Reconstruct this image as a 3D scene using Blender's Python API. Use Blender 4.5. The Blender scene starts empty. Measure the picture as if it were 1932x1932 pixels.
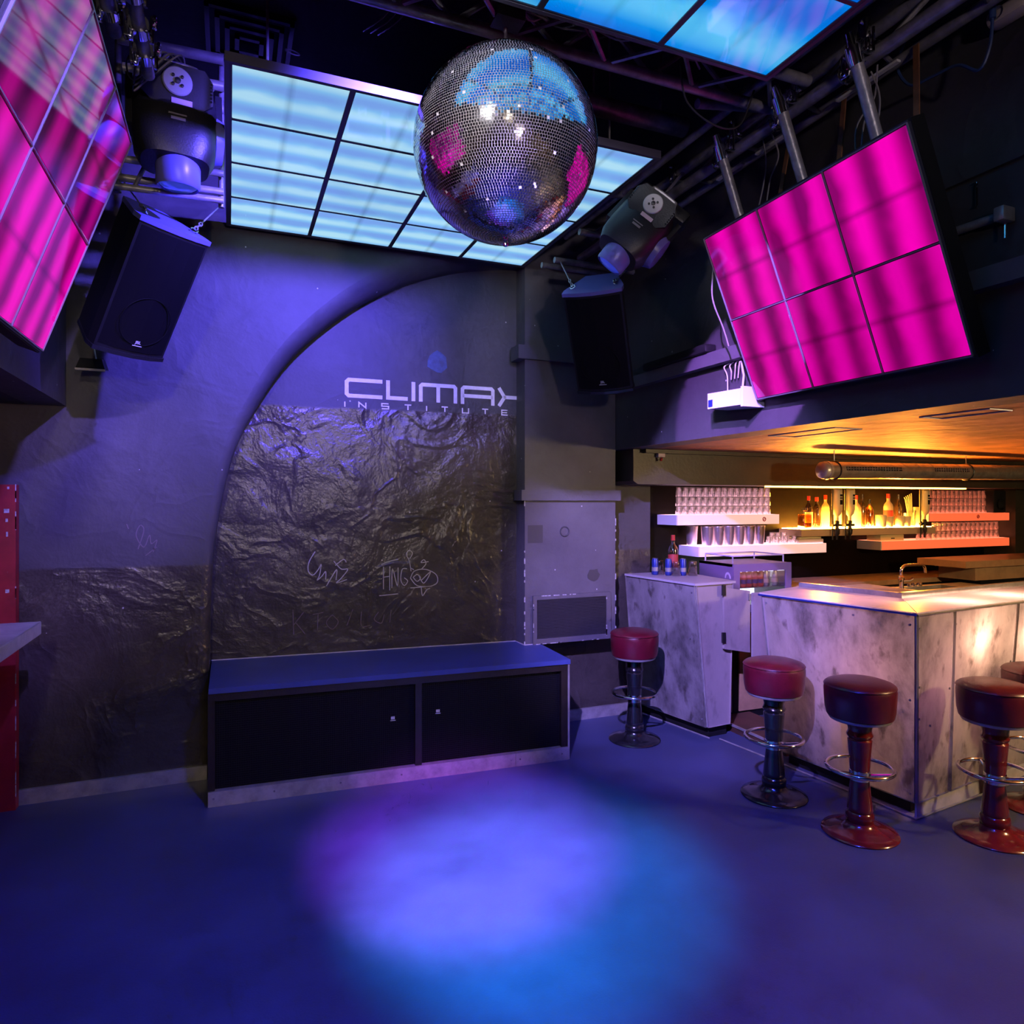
import bpy, bmesh, math, random
from mathutils import Vector, Matrix, Euler
random.seed(7)
SC = bpy.context.scene
COL = SC.collection
R = math.radians

# ------------------------------------------------------------------ camera
cam_d = bpy.data.cameras.new('camera')
cam_d.sensor_width = 36.0
cam_d.lens = 1298.0 * 36.0 / 1932.0
cam_d.shift_y = -19.0 / 1932.0
cam_d.clip_start = 0.02
cam = bpy.data.objects.new('camera', cam_d)
cam.location = (0, 0, 1.70)
cam.rotation_euler = (R(90), 0, R(-22.362))
COL.objects.link(cam)
SC.camera = cam

# ------------------------------------------------------------------ view + world
SC.view_settings.view_transform = 'Standard'
SC.view_settings.look = 'None'
SC.view_settings.exposure = 0.0
SC.view_settings.gamma = 1.0
SC.view_settings.use_curve_mapping = False
W = bpy.data.worlds.new('world'); SC.world = W
W.use_nodes = True
W.node_tree.nodes['Background'].inputs[0].default_value = (0.02, 0.018, 0.03, 1)
W.node_tree.nodes['Background'].inputs[1].default_value = 0.3
SC.cycles.max_bounces = 4
SC.cycles.diffuse_bounces = 2
SC.cycles.glossy_bounces = 3
SC.cycles.transmission_bounces = 2
SC.cycles.adaptive_threshold = 0.11
SC.cycles.adaptive_min_samples = 10
SC.cycles.use_adaptive_sampling = True
SC.cycles.transparent_max_bounces = 10
SC.cycles.sample_clamp_indirect = 4.0
SC.cycles.caustics_refractive = False
SC.cycles.caustics_reflective = False

# ------------------------------------------------------------------ lamps (club spots, aisle lamps and added unseen fill)
def spot(name, loc, aim, col, power, angle, blend=0.5, rad=0.05):
    l = bpy.data.lights.new(name, 'SPOT'); l.color = col; l.energy = power
    l.spot_size = R(angle); l.spot_blend = blend; l.shadow_soft_size = rad
    o = bpy.data.objects.new(name, l); COL.objects.link(o)
    o.location = loc
    o.rotation_euler = (Vector(aim) - Vector(loc)).to_track_quat('-Z', 'Y').to_euler()
    return o
def point(name, loc, col, power, rad=0.08):
    l = bpy.data.lights.new(name, 'POINT'); l.color = col; l.energy = power; l.shadow_soft_size = rad
    o = bpy.data.objects.new(name, l); COL.objects.link(o); o.location = loc
    return o
# beams that make the pool on the dance floor
spot('beam_violet', (0.35, 1.05, 3.30), (1.10, 3.25, 0.0), (0.48, 0.08, 1.0), 2200, 25, 0.75, 0.03)
spot('beam_cyan', (0.10, 0.75, 3.33), (1.24, 2.74, 0.0), (0.0, 0.42, 1.0), 2500, 27, 0.85, 0.03)
spot('beam_lilac', (-0.25, 1.6, 3.25), (1.02, 2.92, 0.0), (0.42, 0.36, 1.0), 1250, 21, 1.0, 0.03)
# deep blue wash over the room
spot('wash_blue_wall', (0.72, 2.45, 3.445), (0.05, 4.63, 2.95), (0.12, 0.08, 1.0), 1120, 76, 1.0, 0.03)
spot('fill_blue_floor', (0.9, 1.0, 3.34), (0.9, 1.85, 0.0), (0.015, 0.03, 1.0), 580, 106, 0.9, 0.10)  # unseen lamp added to deepen the blue on the floor
spot('fill_violet_right', (0.0, 0.9, 3.3), (2.95, 4.05, 1.0), (0.36, 0.26, 1.0), 2500, 34, 0.7, 0.03)  # unseen violet lamp added to brighten the bar front
spot('beam_violet_wall', (0.95, 1.55, 3.33), (2.75, 3.12, 2.40), (0.45, 0.18, 1.0), 1500, 20, 0.12, 0.02)
spot('wash_violet_left', (0.25, 0.70, 3.33), (-1.0, 3.9, 1.95), (0.26, 0.17, 1.0), 700, 31, 0.7, 0.03)
spot('niche_fill', (1.42, 0.85, 3.33), (1.35, 4.87, 2.62), (0.30, 0.24, 1.0), 420, 27, 1.0, 0.10)  # unseen lamp added to lift the lettering in the niche
spot('pinspot_ball', (-0.33, 0.90, 3.36), (0.967, 2.414, 3.036), (1.0, 0.92, 1.0), 190, 30, 0.4, 0.12)
# unseen warm fill added behind the camera, aisle lamps beside it
spot('warm_fill', (-0.4, -1.6, 3.3), (0.4, 4.8, 1.3), (1.0, 0.80, 0.58), 230, 42, 1.0, 0.10)
spot('ceiling_fill', (0.5, -2.3, 2.3), (0.9, 3.3, 3.75), (1.0, 0.80, 0.82), 180, 62, 0.8, 0.10)  # unseen lamp added to bring up trusses and ball
point('aisle_lamp_right', (4.7, 0.7, 1.95), (1.0, 0.70, 0.34), 180, 0.10)
point('aisle_lamp_left', (-2.2, 2.9, 2.1), (1.0, 0.3, 0.25), 5, 0.08)

# ------------------------------------------------------------------ materials
MATS = {}
def nt(name):
    m = bpy.data.materials.new(name); m.use_nodes = True
    t = m.node_tree; b = t.nodes['Principled BSDF']
    MATS[name] = m
    m.cycles.emission_sampling = 'FRONT'
    return m, t, b
def N(t, typ, **kw):
    n = t.nodes.new(typ)
    for k, v in kw.items(): setattr(n, k, v)
    return n
def ramp(t, stops, interp='LINEAR'):
    n = t.nodes.new('ShaderNodeValToRGB'); e = n.color_ramp.elements
    n.color_ramp.interpolation = interp
    while len(e) > 1: e.remove(e[-1])
    for i, (p, c) in enumerate(stops):
        x = e[0] if i == 0 else e.new(p)
        x.position = p; x.color = (c[0], c[1], c[2], 1) if len(c) == 3 else c
    return n
def M(name, col, rough=0.5, metal=0.0, spec=0.5, noise=None, bump=None, coat=0.0, emit=None, es=0.0, col2=None, rvar=0.0):
    m, t, b = nt(name)
    b.inputs['Base Color'].default_value = (*col, 1)
    b.inputs['Roughness'].default_value = rough
    b.inputs['Metallic'].default_value = metal
    b.inputs['Specular IOR Level'].default_value = spec
    b.inputs['Coat Weight'].default_value = coat
    b.inputs['Coat Roughness'].default_value = 0.08
    tc = N(t, 'ShaderNodeTexCoord')
    if noise:
        n = N(t, 'ShaderNodeTexNoise'); n.inputs['Scale'].default_value = noise[0]
        n.inputs['Detail'].default_value = 6; n.inputs['Roughness'].default_value = 0.62
        t.links.new(tc.outputs['Object'], n.inputs['Vector'])
        c2 = col2 or tuple(c * (1 - noise[1]) for c in col)
        r = ramp(t, [(0.35, c2), (0.62, col)])
        t.links.new(n.outputs['Fac'], r.inputs[0]); t.links.new(r.outputs[0], b.inputs['Base Color'])
        if rvar:
            mr = N(t, 'ShaderNodeMapRange'); mr.inputs['To Min'].default_value = rough - rvar; mr.inputs['To Max'].default_value = rough + rvar
            mr.inputs['From Min'].default_value = 0.3; mr.inputs['From Max'].default_value = 0.7
            t.links.new(n.outputs['Fac'], mr.inputs['Value']); t.links.new(mr.outputs[0], b.inputs['Roughness'])
    if bump:
        n2 = N(t, 'ShaderNodeTexNoise'); n2.inputs['Scale'].default_value = bump[0]; n2.inputs['Detail'].default_value = 5
        t.links.new(tc.outputs['Object'], n2.inputs['Vector'])
        bp = N(t, 'ShaderNodeBump'); bp.inputs['Strength'].default_value = bump[1]; bp.inputs['Distance'].default_value = 0.02
        t.links.new(n2.outputs['Fac'], bp.inputs['Height']); t.links.new(bp.outputs[0], b.inputs['Normal'])
    if emit:
        b.inputs['Emission Color'].default_value = (*emit, 1); b.inputs['Emission Strength'].default_value = es
    return m

def wall_mat(name, zline, top=(0.060, 0.058, 0.066), low=(0.056, 0.048, 0.040)):
    """matt dark paint above a line, wrinkled black gloss lacquer below it (object Z = world Z)"""
    m, t, b = nt(name)
    tc = N(t, 'ShaderNodeTexCoord'); sp = N(t, 'ShaderNodeSeparateXYZ')
    t.links.new(tc.outputs['Object'], sp.inputs[0])
    n0 = N(t, 'ShaderNodeTexNoise'); n0.inputs['Scale'].default_value = 9; n0.inputs['Detail'].default_value = 4
    t.links.new(tc.outputs['Object'], n0.inputs['Vector'])
    ma = N(t, 'ShaderNodeMath', operation='MULTIPLY_ADD'); ma.inputs[1].default_value = 0.03
    t.links.new(n0.outputs['Fac'], ma.inputs[0]); t.links.new(sp.outputs['Z'], ma.inputs[2])
    st = N(t, 'ShaderNodeMapRange'); st.inputs['From Min'].default_value = zline + 0.01; st.inputs['From Max'].default_value = zline + 0.028
    t.links.new(ma.outputs[0], st.inputs['Value'])
    # colour variation
    n1 = N(t, 'ShaderNodeTexNoise'); n1.inputs['Scale'].default_value = 2.3; n1.inputs['Detail'].default_value = 7; n1.inputs['Roughness'].default_value = 0.65
    t.links.new(tc.outputs['Object'], n1.inputs['Vector'])
    rt = ramp(t, [(0.3, tuple(c * 0.72 for c in top)), (0.7, tuple(c * 1.15 for c in top))])
    rl = ramp(t, [(0.3, tuple(c * 0.5 for c in low)), (0.72, tuple(c * 1.35 for c in low))])
    t.links.new(n1.outputs['Fac'], rt.inputs[0]); t.links.new(n1.outputs['Fac'], rl.inputs[0])
    mx = N(t, 'ShaderNodeMixRGB'); t.links.new(st.outputs[0], mx.inputs[0]); t.links.new(rl.outputs[0], mx.inputs[1]); t.links.new(rt.outputs[0], mx.inputs[2])
    # chipped specks
    vo = N(t, 'ShaderNodeTexVoronoi'); vo.inputs['Scale'].default_value = 6.5
    t.links.new(tc.outputs['Object'], vo.inputs['Vector'])
    lt = N(t, 'ShaderNodeMath', operation='LESS_THAN'); lt.inputs[1].default_value = 0.035
    t.links.new(vo.outputs['Distance'], lt.inputs[0])
    mx2 = N(t, 'ShaderNodeMixRGB'); mx2.inputs[2].default_value = (0.45, 0.44, 0.45, 1)
    t.links.new(lt.outputs[0], mx2.inputs[0]); t.links.new(mx.outputs[0], mx2.inputs[1])
    t.links.new(mx2.outputs[0], b.inputs['Base Color'])
    rr = N(t, 'ShaderNodeMapRange'); rr.inputs['To Min'].default_value = 0.30; rr.inputs['To Max'].default_value = 0.58
    t.links.new(st.outputs[0], rr.inputs['Value']); t.links.new(rr.outputs[0], b.inputs['Roughness'])
    # relief: broad lumps + creases, stronger in lacquer
    n3 = N(t, 'ShaderNodeTexNoise'); n3.inputs['Scale'].default_value = 2.6; n3.inputs['Detail'].default_value = 5; n3.inputs['Roughness'].default_value = 0.5; n3.inputs['Distortion'].default_value = 0.5
    t.links.new(tc.outputs['Object'], n3.inputs['Vector'])
    n4 = N(t, 'ShaderNodeTexNoise'); n4.inputs['Scale'].default_value = 60; n4.inputs['Detail'].default_value = 3
    t.links.new(tc.outputs['Object'], n4.inputs['Vector'])
    n5 = N(t, 'ShaderNodeTexNoise'); n5.inputs['Scale'].default_value = 2.1; n5.inputs['Detail'].default_value = 3; n5.inputs['Distortion'].default_value = 0.9
    t.links.new(tc.outputs['Object'], n5.inputs['Vector'])
    rdg = ramp(t, [(0.44, (0, 0, 0)), (0.5, (0.09, 0.09, 0.09)), (0.56, (0, 0, 0))]); t.links.new(n5.outputs['Fac'], rdg.inputs[0])
    a5 = N(t, 'ShaderNodeMath', operation='ADD'); t.links.new(n3.outputs['Fac'], a5.inputs[0]); t.links.new(rdg.outputs[0], a5.inputs[1])
    ad = N(t, 'ShaderNodeMath', operation='MULTIPLY_ADD'); ad.inputs[1].default_value = 0.05
    t.links.new(n4.outputs['Fac'], ad.inputs[0]); t.links.new(a5.outputs[0], ad.inputs[2])
    sr = N(t, 'ShaderNodeMapRange'); sr.inputs['To Min'].default_value = 0.7; sr.inputs['To Max'].default_value = 0.22
    t.links.new(st.outputs[0], sr.inputs['Value'])
    bp = N(t, 'ShaderNodeBump'); bp.inputs['Distance'].default_value = 0.06
    t.links.new(sr.outputs[0], bp.inputs['Strength']); t.links.new(ad.outputs[0], bp.inputs['Height'])
    t.links.new(bp.outputs[0], b.inputs['Normal'])
    return m

def led_mat(name, lo, mid, hi, strength, axis, seam, tubes=2.0, seamdark=0.75, dim=0.85, tint=(1, 1, 1)):
    """lit acrylic diffuser: soft stripes of the tubes behind it, a lap seam across the middle"""
    m, t, b = nt(name)
    tc = N(t, 'ShaderNodeTexCoord'); sp = N(t, 'ShaderNodeSeparateXYZ'); oi = N(t, 'ShaderNodeObjectInfo')
    t.links.new(tc.outputs['Generated'], sp.inputs[0])
    # warp
    n = N(t, 'ShaderNodeTexNoise'); n.inputs['Scale'].default_value = 2.2; n.noise_dimensions = '4D'
    t.links.new(tc.outputs['Generated'], n.inputs['Vector']);
    mw = N(t, 'ShaderNodeMath', operation='MULTIPLY'); mw.inputs[1].default_value = 40
    t.links.new(oi.outputs['Random'], mw.inputs[0]); t.links.new(mw.outputs[0], n.inputs['W'])
    a1 = N(t, 'ShaderNodeMath', operation='MULTIPLY_ADD'); a1.inputs[1].default_value = 6.2832 * tubes; a1.inputs[2].default_value = 0
    t.links.new(sp.outputs[axis], a1.inputs[0])
    a2 = N(t, 'ShaderNodeMath', operation='MULTIPLY_ADD'); a2.inputs[1].default_value = 1.4
    t.links.new(n.outputs['Fac'], a2.inputs[0]); t.links.new(a1.outputs[0], a2.inputs[2])
    a3 = N(t, 'ShaderNodeMath', operation='MULTIPLY_ADD'); a3.inputs[1].default_value = 4.0
    t.links.new(oi.outputs['Random'], a3.inputs[0]); t.links.new(a2.outputs[0], a3.inputs[2])
    s = N(t, 'ShaderNodeMath', operation='SINE'); t.links.new(a3.outputs[0], s.inputs[0])
    mr = N(t, 'ShaderNodeMapRange'); mr.inputs['From Min'].default_value = -1; mr.inputs['From Max'].default_value = 1
    t.links.new(s.outputs[0], mr.inputs['Value'])
    av = N(t, 'ShaderNodeMath', operation='MULTIPLY_ADD'); av.inputs[1].default_value = 0.9; av.inputs[2].default_value = -0.45
    t.links.new(n.outputs['Fac'], av.inputs[0])
    ad = N(t, 'ShaderNodeMath', operation='ADD'); t.links.new(mr.outputs[0], ad.inputs[0]); t.links.new(av.outputs[0], ad.inputs[1])
    r = ramp(t, [(0.0, lo), (0.5, mid), (1.0, hi)])
    t.links.new(ad.outputs[0], r.inputs[0])
    # seam
    sb = N(t, 'ShaderNodeMath', operation='SUBTRACT'); sb.inputs[1].default_value = 0.5
    t.links.new(sp.outputs[seam], sb.inputs[0])
    ab = N(t, 'ShaderNodeMath', operation='ABSOLUTE'); t.links.new(sb.outputs[0], ab.inputs[0])
    sm = N(t, 'ShaderNodeMapRange'); sm.inputs['From Max'].default_value = 0.05; sm.inputs['To Min'].default_value = seamdark; sm.inputs['To Max'].default_value = 1
    t.links.new(ab.outputs[0], sm.inputs['Value'])
    ml = N(t, 'ShaderNodeMath', operation='MULTIPLY'); dm = N(t, 'ShaderNodeMapRange'); dm.inputs['To Min'].default_value = strength * dim; dm.inputs['To Max'].default_value = strength
    t.links.new(oi.outputs['Random'], dm.inputs['Value']); t.links.new(sm.outputs[0], ml.inputs[0]); t.links.new(dm.outputs[0], ml.inputs[1])
    t.links.new(r.outputs[0], b.inputs['Emission Color']); t.links.new(ml.outputs[0], b.inputs['Emission Strength'])
    b.inputs['Base Color'].default_value = (0.004, 0.004, 0.005, 1)
    b.inputs['Roughness'].default_value = 0.05
    b.inputs['Specular IOR Level'].default_value = 0.7
    b.inputs['IOR'].default_value = 1.6
    b.inputs['Specular Tint'].default_value = (*tint, 1)
    return m

def glass_mat(name, tint=(1, 1, 1), gl=0.16):
    m = bpy.data.materials.new(name); m.use_nodes = True; t = m.node_tree; t.nodes.clear(); MATS[name] = m
    o = N(t, 'ShaderNodeOutputMaterial'); mx = N(t, 'ShaderNodeMixShader'); tr = N(t, 'ShaderNodeBsdfTransparent'); g = N(t, 'ShaderNodeBsdfGlossy')
    lw = N(t, 'ShaderNodeLayerWeight'); lw.inputs[0].default_value = 0.45
    mr = N(t, 'ShaderNodeMapRange'); mr.inputs['To Min'].default_value = gl; mr.inputs['To Max'].default_value = 0.75
    t.links.new(lw.outputs['Facing'], mr.inputs['Value'])
    tr.inputs[0].default_value = (*tint, 1); g.inputs['Roughness'].default_value = 0.08
    t.links.new(mr.outputs[0], mx.inputs[0]); t.links.new(tr.outputs[0], mx.inputs[1]); t.links.new(g.outputs[0], mx.inputs[2]); t.links.new(mx.outputs[0], o.inputs[0])
    return m

def acrylic_mat(name, col, dirt=0.5, emis=None, es=0):
    """worn white translucent acrylic panel, scuffed, lit by lamps inside the bar"""
    m, t, b = nt(name)
    tc = N(t, 'ShaderNodeTexCoord')
    mp = N(t, 'ShaderNodeMapping'); mp.inputs['Scale'].default_value = (1, 1, 0.55); t.links.new(tc.outputs['Object'], mp.inputs[0])
    n = N(t, 'ShaderNodeTexNoise'); n.inputs['Scale'].default_value = 3.0; n.inputs['Detail'].default_value = 8; n.inputs['Roughness'].default_value = 0.66; n.inputs['Distortion'].default_value = 0.15
    t.links.new(mp.outputs[0], n.inputs['Vector'])
    r = ramp(t, [(0.34, tuple(c * (1 - dirt) for c in col)), (0.5, tuple(c * (1 - dirt * 0.35) for c in col)), (0.66, col)])
    t.links.new(n.outputs['Fac'], r.inputs[0])
    n2 = N(t, 'ShaderNodeTexNoise'); n2.inputs['Scale'].default_value = 14; n2.inputs['Detail'].default_value = 8
    t.links.new(mp.outputs[0], n2.inputs['Vector'])
    r2 = ramp(t, [(0.30, (0.25, 0.22, 0.2)), (0.42, (1, 1, 1))]); t.links.new(n2.outputs['Fac'], r2.inputs[0])
    mu = N(t, 'ShaderNodeMixRGB', blend_type='MULTIPLY'); mu.inputs[0].default_value = dirt
    t.links.new(r.outputs[0], mu.inputs[1]); t.links.new(r2.outputs[0], mu.inputs[2]); t.links.new(mu.outputs[0], b.inputs['Base Color'])
    b.inputs['Roughness'].default_value = 0.38
    tl = N(t, 'ShaderNodeBsdfTranslucent'); t.links.new(mu.outputs[0], tl.inputs[0])
    mx = N(t, 'ShaderNodeMixShader'); mx.inputs[0].default_value = 0.35
    t.links.new(b.outputs[0], mx.inputs[1]); t.links.new(tl.outputs[0], mx.inputs[2])
    t.links.new(mx.outputs[0], t.nodes['Material Output'].inputs[0])
    if emis:
        b.inputs['Emission Color'].default_value = (*emis, 1); b.inputs['Emission Strength'].default_value = es
    return m

wall_mat('wall_left_paint', 1.31)
wall_mat('wall_niche_paint', 2.345)
wall_mat('wall_plain_paint', -5, top=(0.052, 0.050, 0.056))
wall_mat('pillar_paint', -5, top=(0.105, 0.10, 0.115))
M('ceiling_black', (0.022, 0.021, 0.024), 0.7, noise=(3, 0.4), bump=(30, 0.2))
M('floor_vinyl', (0.062, 0.075, 0.155), 0.46, noise=(1.6, 0.35), bump=(120, 0.05), rvar=0.08)
M('bench_vinyl', (0.045, 0.068, 0.24), 0.42, noise=(4, 0.15))
M('bar_floor', (0.10, 0.045, 0.03), 0.5, noise=(5, 0.4))
M('soffit_plaster', (0.52, 0.22, 0.09), 0.6, noise=(4, 0.5), bump=(7, 1.0))
M('beam_paint', (0.048, 0.040, 0.028), 0.45, noise=(5, 0.3), bump=(40, 0.08))
M('alcove_brown', (0.006, 0.0035, 0.0025), 0.5, spec=0.1, noise=(3, 0.5))
M('black_plastic', (0.012, 0.012, 0.014), 0.42, bump=(150, 0.08))
M('black_mesh', (0.003, 0.003, 0.004), 0.8, spec=0.15)
M('grille_wire', (0.008, 0.008, 0.010), 0.6, spec=0.2)
M('black_paint', (0.010, 0.010, 0.011), 0.55, spec=0.35, noise=(8, 0.3))
M('grille_slat', (0.045, 0.043, 0.05), 0.45)
M('black_gloss', (0.008, 0.008, 0.009), 0.18, coat=0.6)
M('wood_dark', (0.016, 0.011, 0.009), 0.45, noise=(12, 0.5), bump=(30, 0.2))
M('wood_strap', (0.24, 0.10, 0.045), 0.6, noise=(14, 0.4))
M('steel_pipe', (0.42, 0.40, 0.43), 0.36, metal=0.45, noise=(22, 0.35), bump=(50, 0.1))
M('steel_dark', (0.30, 0.285, 0.31), 0.36, metal=0.4, noise=(14, 0.5))
M('cup_steel', (0.66, 0.56, 0.58), 0.28, metal=0.85)
M('chrome', (0.80, 0.80, 0.82), 0.10, metal=1.0)
M('mirror', (0.92, 0.92, 0.94), 0.09, metal=1.0)
M('ball_core', (0.62, 0.60, 0.62), 0.5)
M('steel_brushed', (0.46, 0.44, 0.42), 0.34, metal=0.45, noise=(10, 0.35))
M('zinc_duct', (0.42, 0.39, 0.34), 0.38, metal=0.75, noise=(16, 0.3), bump=(30, 0.1))
M('leather_red', (0.120, 0.005, 0.016), 0.34, noise=(18, 0.25), bump=(90, 0.06), coat=0.15)
M('lacquer_red', (0.190, 0.010, 0.014), 0.20, noise=(7, 0.3), coat=0.7)
M('lacquer_black', (0.010, 0.010, 0.012), 0.22, coat=0.6)
M('red_paint', (0.30, 0.012, 0.022), 0.45, noise=(9, 0.3))
M('chip_white', (0.55, 0.54, 0.55), 0.6, noise=(60, 0.6))
M('white_plastic', (0.72, 0.70, 0.72), 0.4)
M('ledge_white', (0.50, 0.47, 0.52), 0.45, noise=(7, 0.35))
M('letter_paint', (0.86, 0.80, 0.95), 0.5, noise=(30, 0.12))
M('chalk', (0.42, 0.41, 0.42), 0.7)
M('chalk_faint', (0.15, 0.12, 0.13), 0.7)
M('patch_blue', (0.030, 0.075, 0.20), 0.5, noise=(20, 0.5))
M('paper_label', (0.55, 0.42, 0.48), 0.6)
M('logo_white', (0.75, 0.75, 0.78), 0.5)
M('disc_grey', (0.42, 0.41, 0.42), 0.35, metal=0.2)
M('lens_blue', (0.10, 0.14, 0.75), 0.08, coat=0.8, emit=(0.05, 0.09, 1.0), es=0.35)
M('blue_lit_shell', (0.14, 0.14, 0.42), 0.35)  # blue stage light put into the colour of dark shells
M('led_frame', (0.055, 0.055, 0.075), 0.35, metal=0.4)
M('panel_rail', (0.075, 0.07, 0.11), 0.4, metal=0.3)
M('led_rail', (0.32, 0.30, 0.36), 0.32, metal=0.6)
M('cable_dark', (0.03, 0.028, 0.03), 0.5)
M('cable_grey', (0.25, 0.23, 0.24), 0.5)
M('cable_blue', (0.03, 0.06, 0.18), 0.45)
M('cable_white', (0.6, 0.58, 0.58), 0.5)
M('socket_beige', (0.50, 0.42, 0.38), 0.5)
led_mat('led_mid', (0.20, 0.40, 0.90), (0.24, 0.57, 0.97), (0.46, 0.80, 1.0), 0.95, 'Y', 'X')
led_mat('led_front', (0.0, 0.13, 0.72), (0.0, 0.28, 0.88), (0.10, 0.56, 0.96), 0.95, 'Y', 'X', 1.0, 0.85)
led_mat('led_pink', (0.26, 0.0, 0.13), (0.66, 0.0, 0.32), (1.0, 0.0, 0.52), 0.95, 'X', 'Z', 2.0, 0.6, 0.7, (0.75, 0.40, 1.0))
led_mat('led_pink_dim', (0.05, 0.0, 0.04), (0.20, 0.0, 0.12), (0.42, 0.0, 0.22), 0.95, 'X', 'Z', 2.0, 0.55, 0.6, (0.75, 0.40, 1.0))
M('shelf_light_left', (0.5, 0.42, 0.42), 0.4, emit=(1.0, 0.56, 0.50), es=0.8)
M('shelf_light_right', (0.45, 0.20, 0.15), 0.4, emit=(1.0, 0.13, 0.04), es=0.9)
M('shelf_acrylic', (0.70, 0.66, 0.68), 0.35)
M('lightbox_yellow', (0.8, 0.75, 0.6), 0.4, emit=(1.0, 0.40, 0.04), es=120.0)
M('shelf_top_left', (0.8, 0.75, 0.75), 0.4, emit=(1.0, 0.50, 0.62), es=3.5)
M('shelf_top_right', (0.8, 0.6, 0.5), 0.4, emit=(1.0, 0.22, 0.12), es=2.5)
M('strip_yellow', (0.8, 0.7, 0.5), 0.4, emit=(1.0, 0.45, 0.06), es=15.0)
M('lightbox_front', (0.45, 0.38, 0.28), 0.45)
acrylic_mat('bar_panel', (0.48, 0.45, 0.42), 0.78)
acrylic_mat('bar_panel_clean', (0.58, 0.50, 0.48), 0.3)
acrylic_mat('bar_top', (0.72, 0.66, 0.68), 0.18)
M('counter_orange', (0.55, 0.34, 0.18), 0.4, noise=(6, 0.25))
glass_mat('glass_clear')
glass_mat('glass_amber', (0.85, 0.45, 0.15), 0.2)
glass_mat('glass_green', (0.35, 0.55, 0.25), 0.2)
M('bottle_dark', (0.035, 0.018, 0.010), 0.1, coat=0.5)
M('bottle_cream', (0.70, 0.60, 0.40), 0.25)
M('cap_red', (0.42, 0.03, 0.02), 0.35)
M('label_cream', (0.65, 0.58, 0.42), 0.55)
M('label_red', (0.45, 0.05, 0.05), 0.5)
M('can_blue', (0.03, 0.05, 0.30), 0.28, metal=0.4)
M('can_silver', (0.60, 0.60, 0.64), 0.25, metal=0.7)
M('can_red', (0.50, 0.06, 0.04), 0.3)
M('fridge_body', (0.14, 0.11, 0.17), 0.4)
M('fridge_inside', (0.8, 0.8, 0.85), 0.5, emit=(0.75, 0.80, 1.0), es=3.5)
M('napkin_yellow', (0.75, 0.68, 0.35), 0.6)
M('jar_frost', (0.75, 0.72, 0.55), 0.35)

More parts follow.
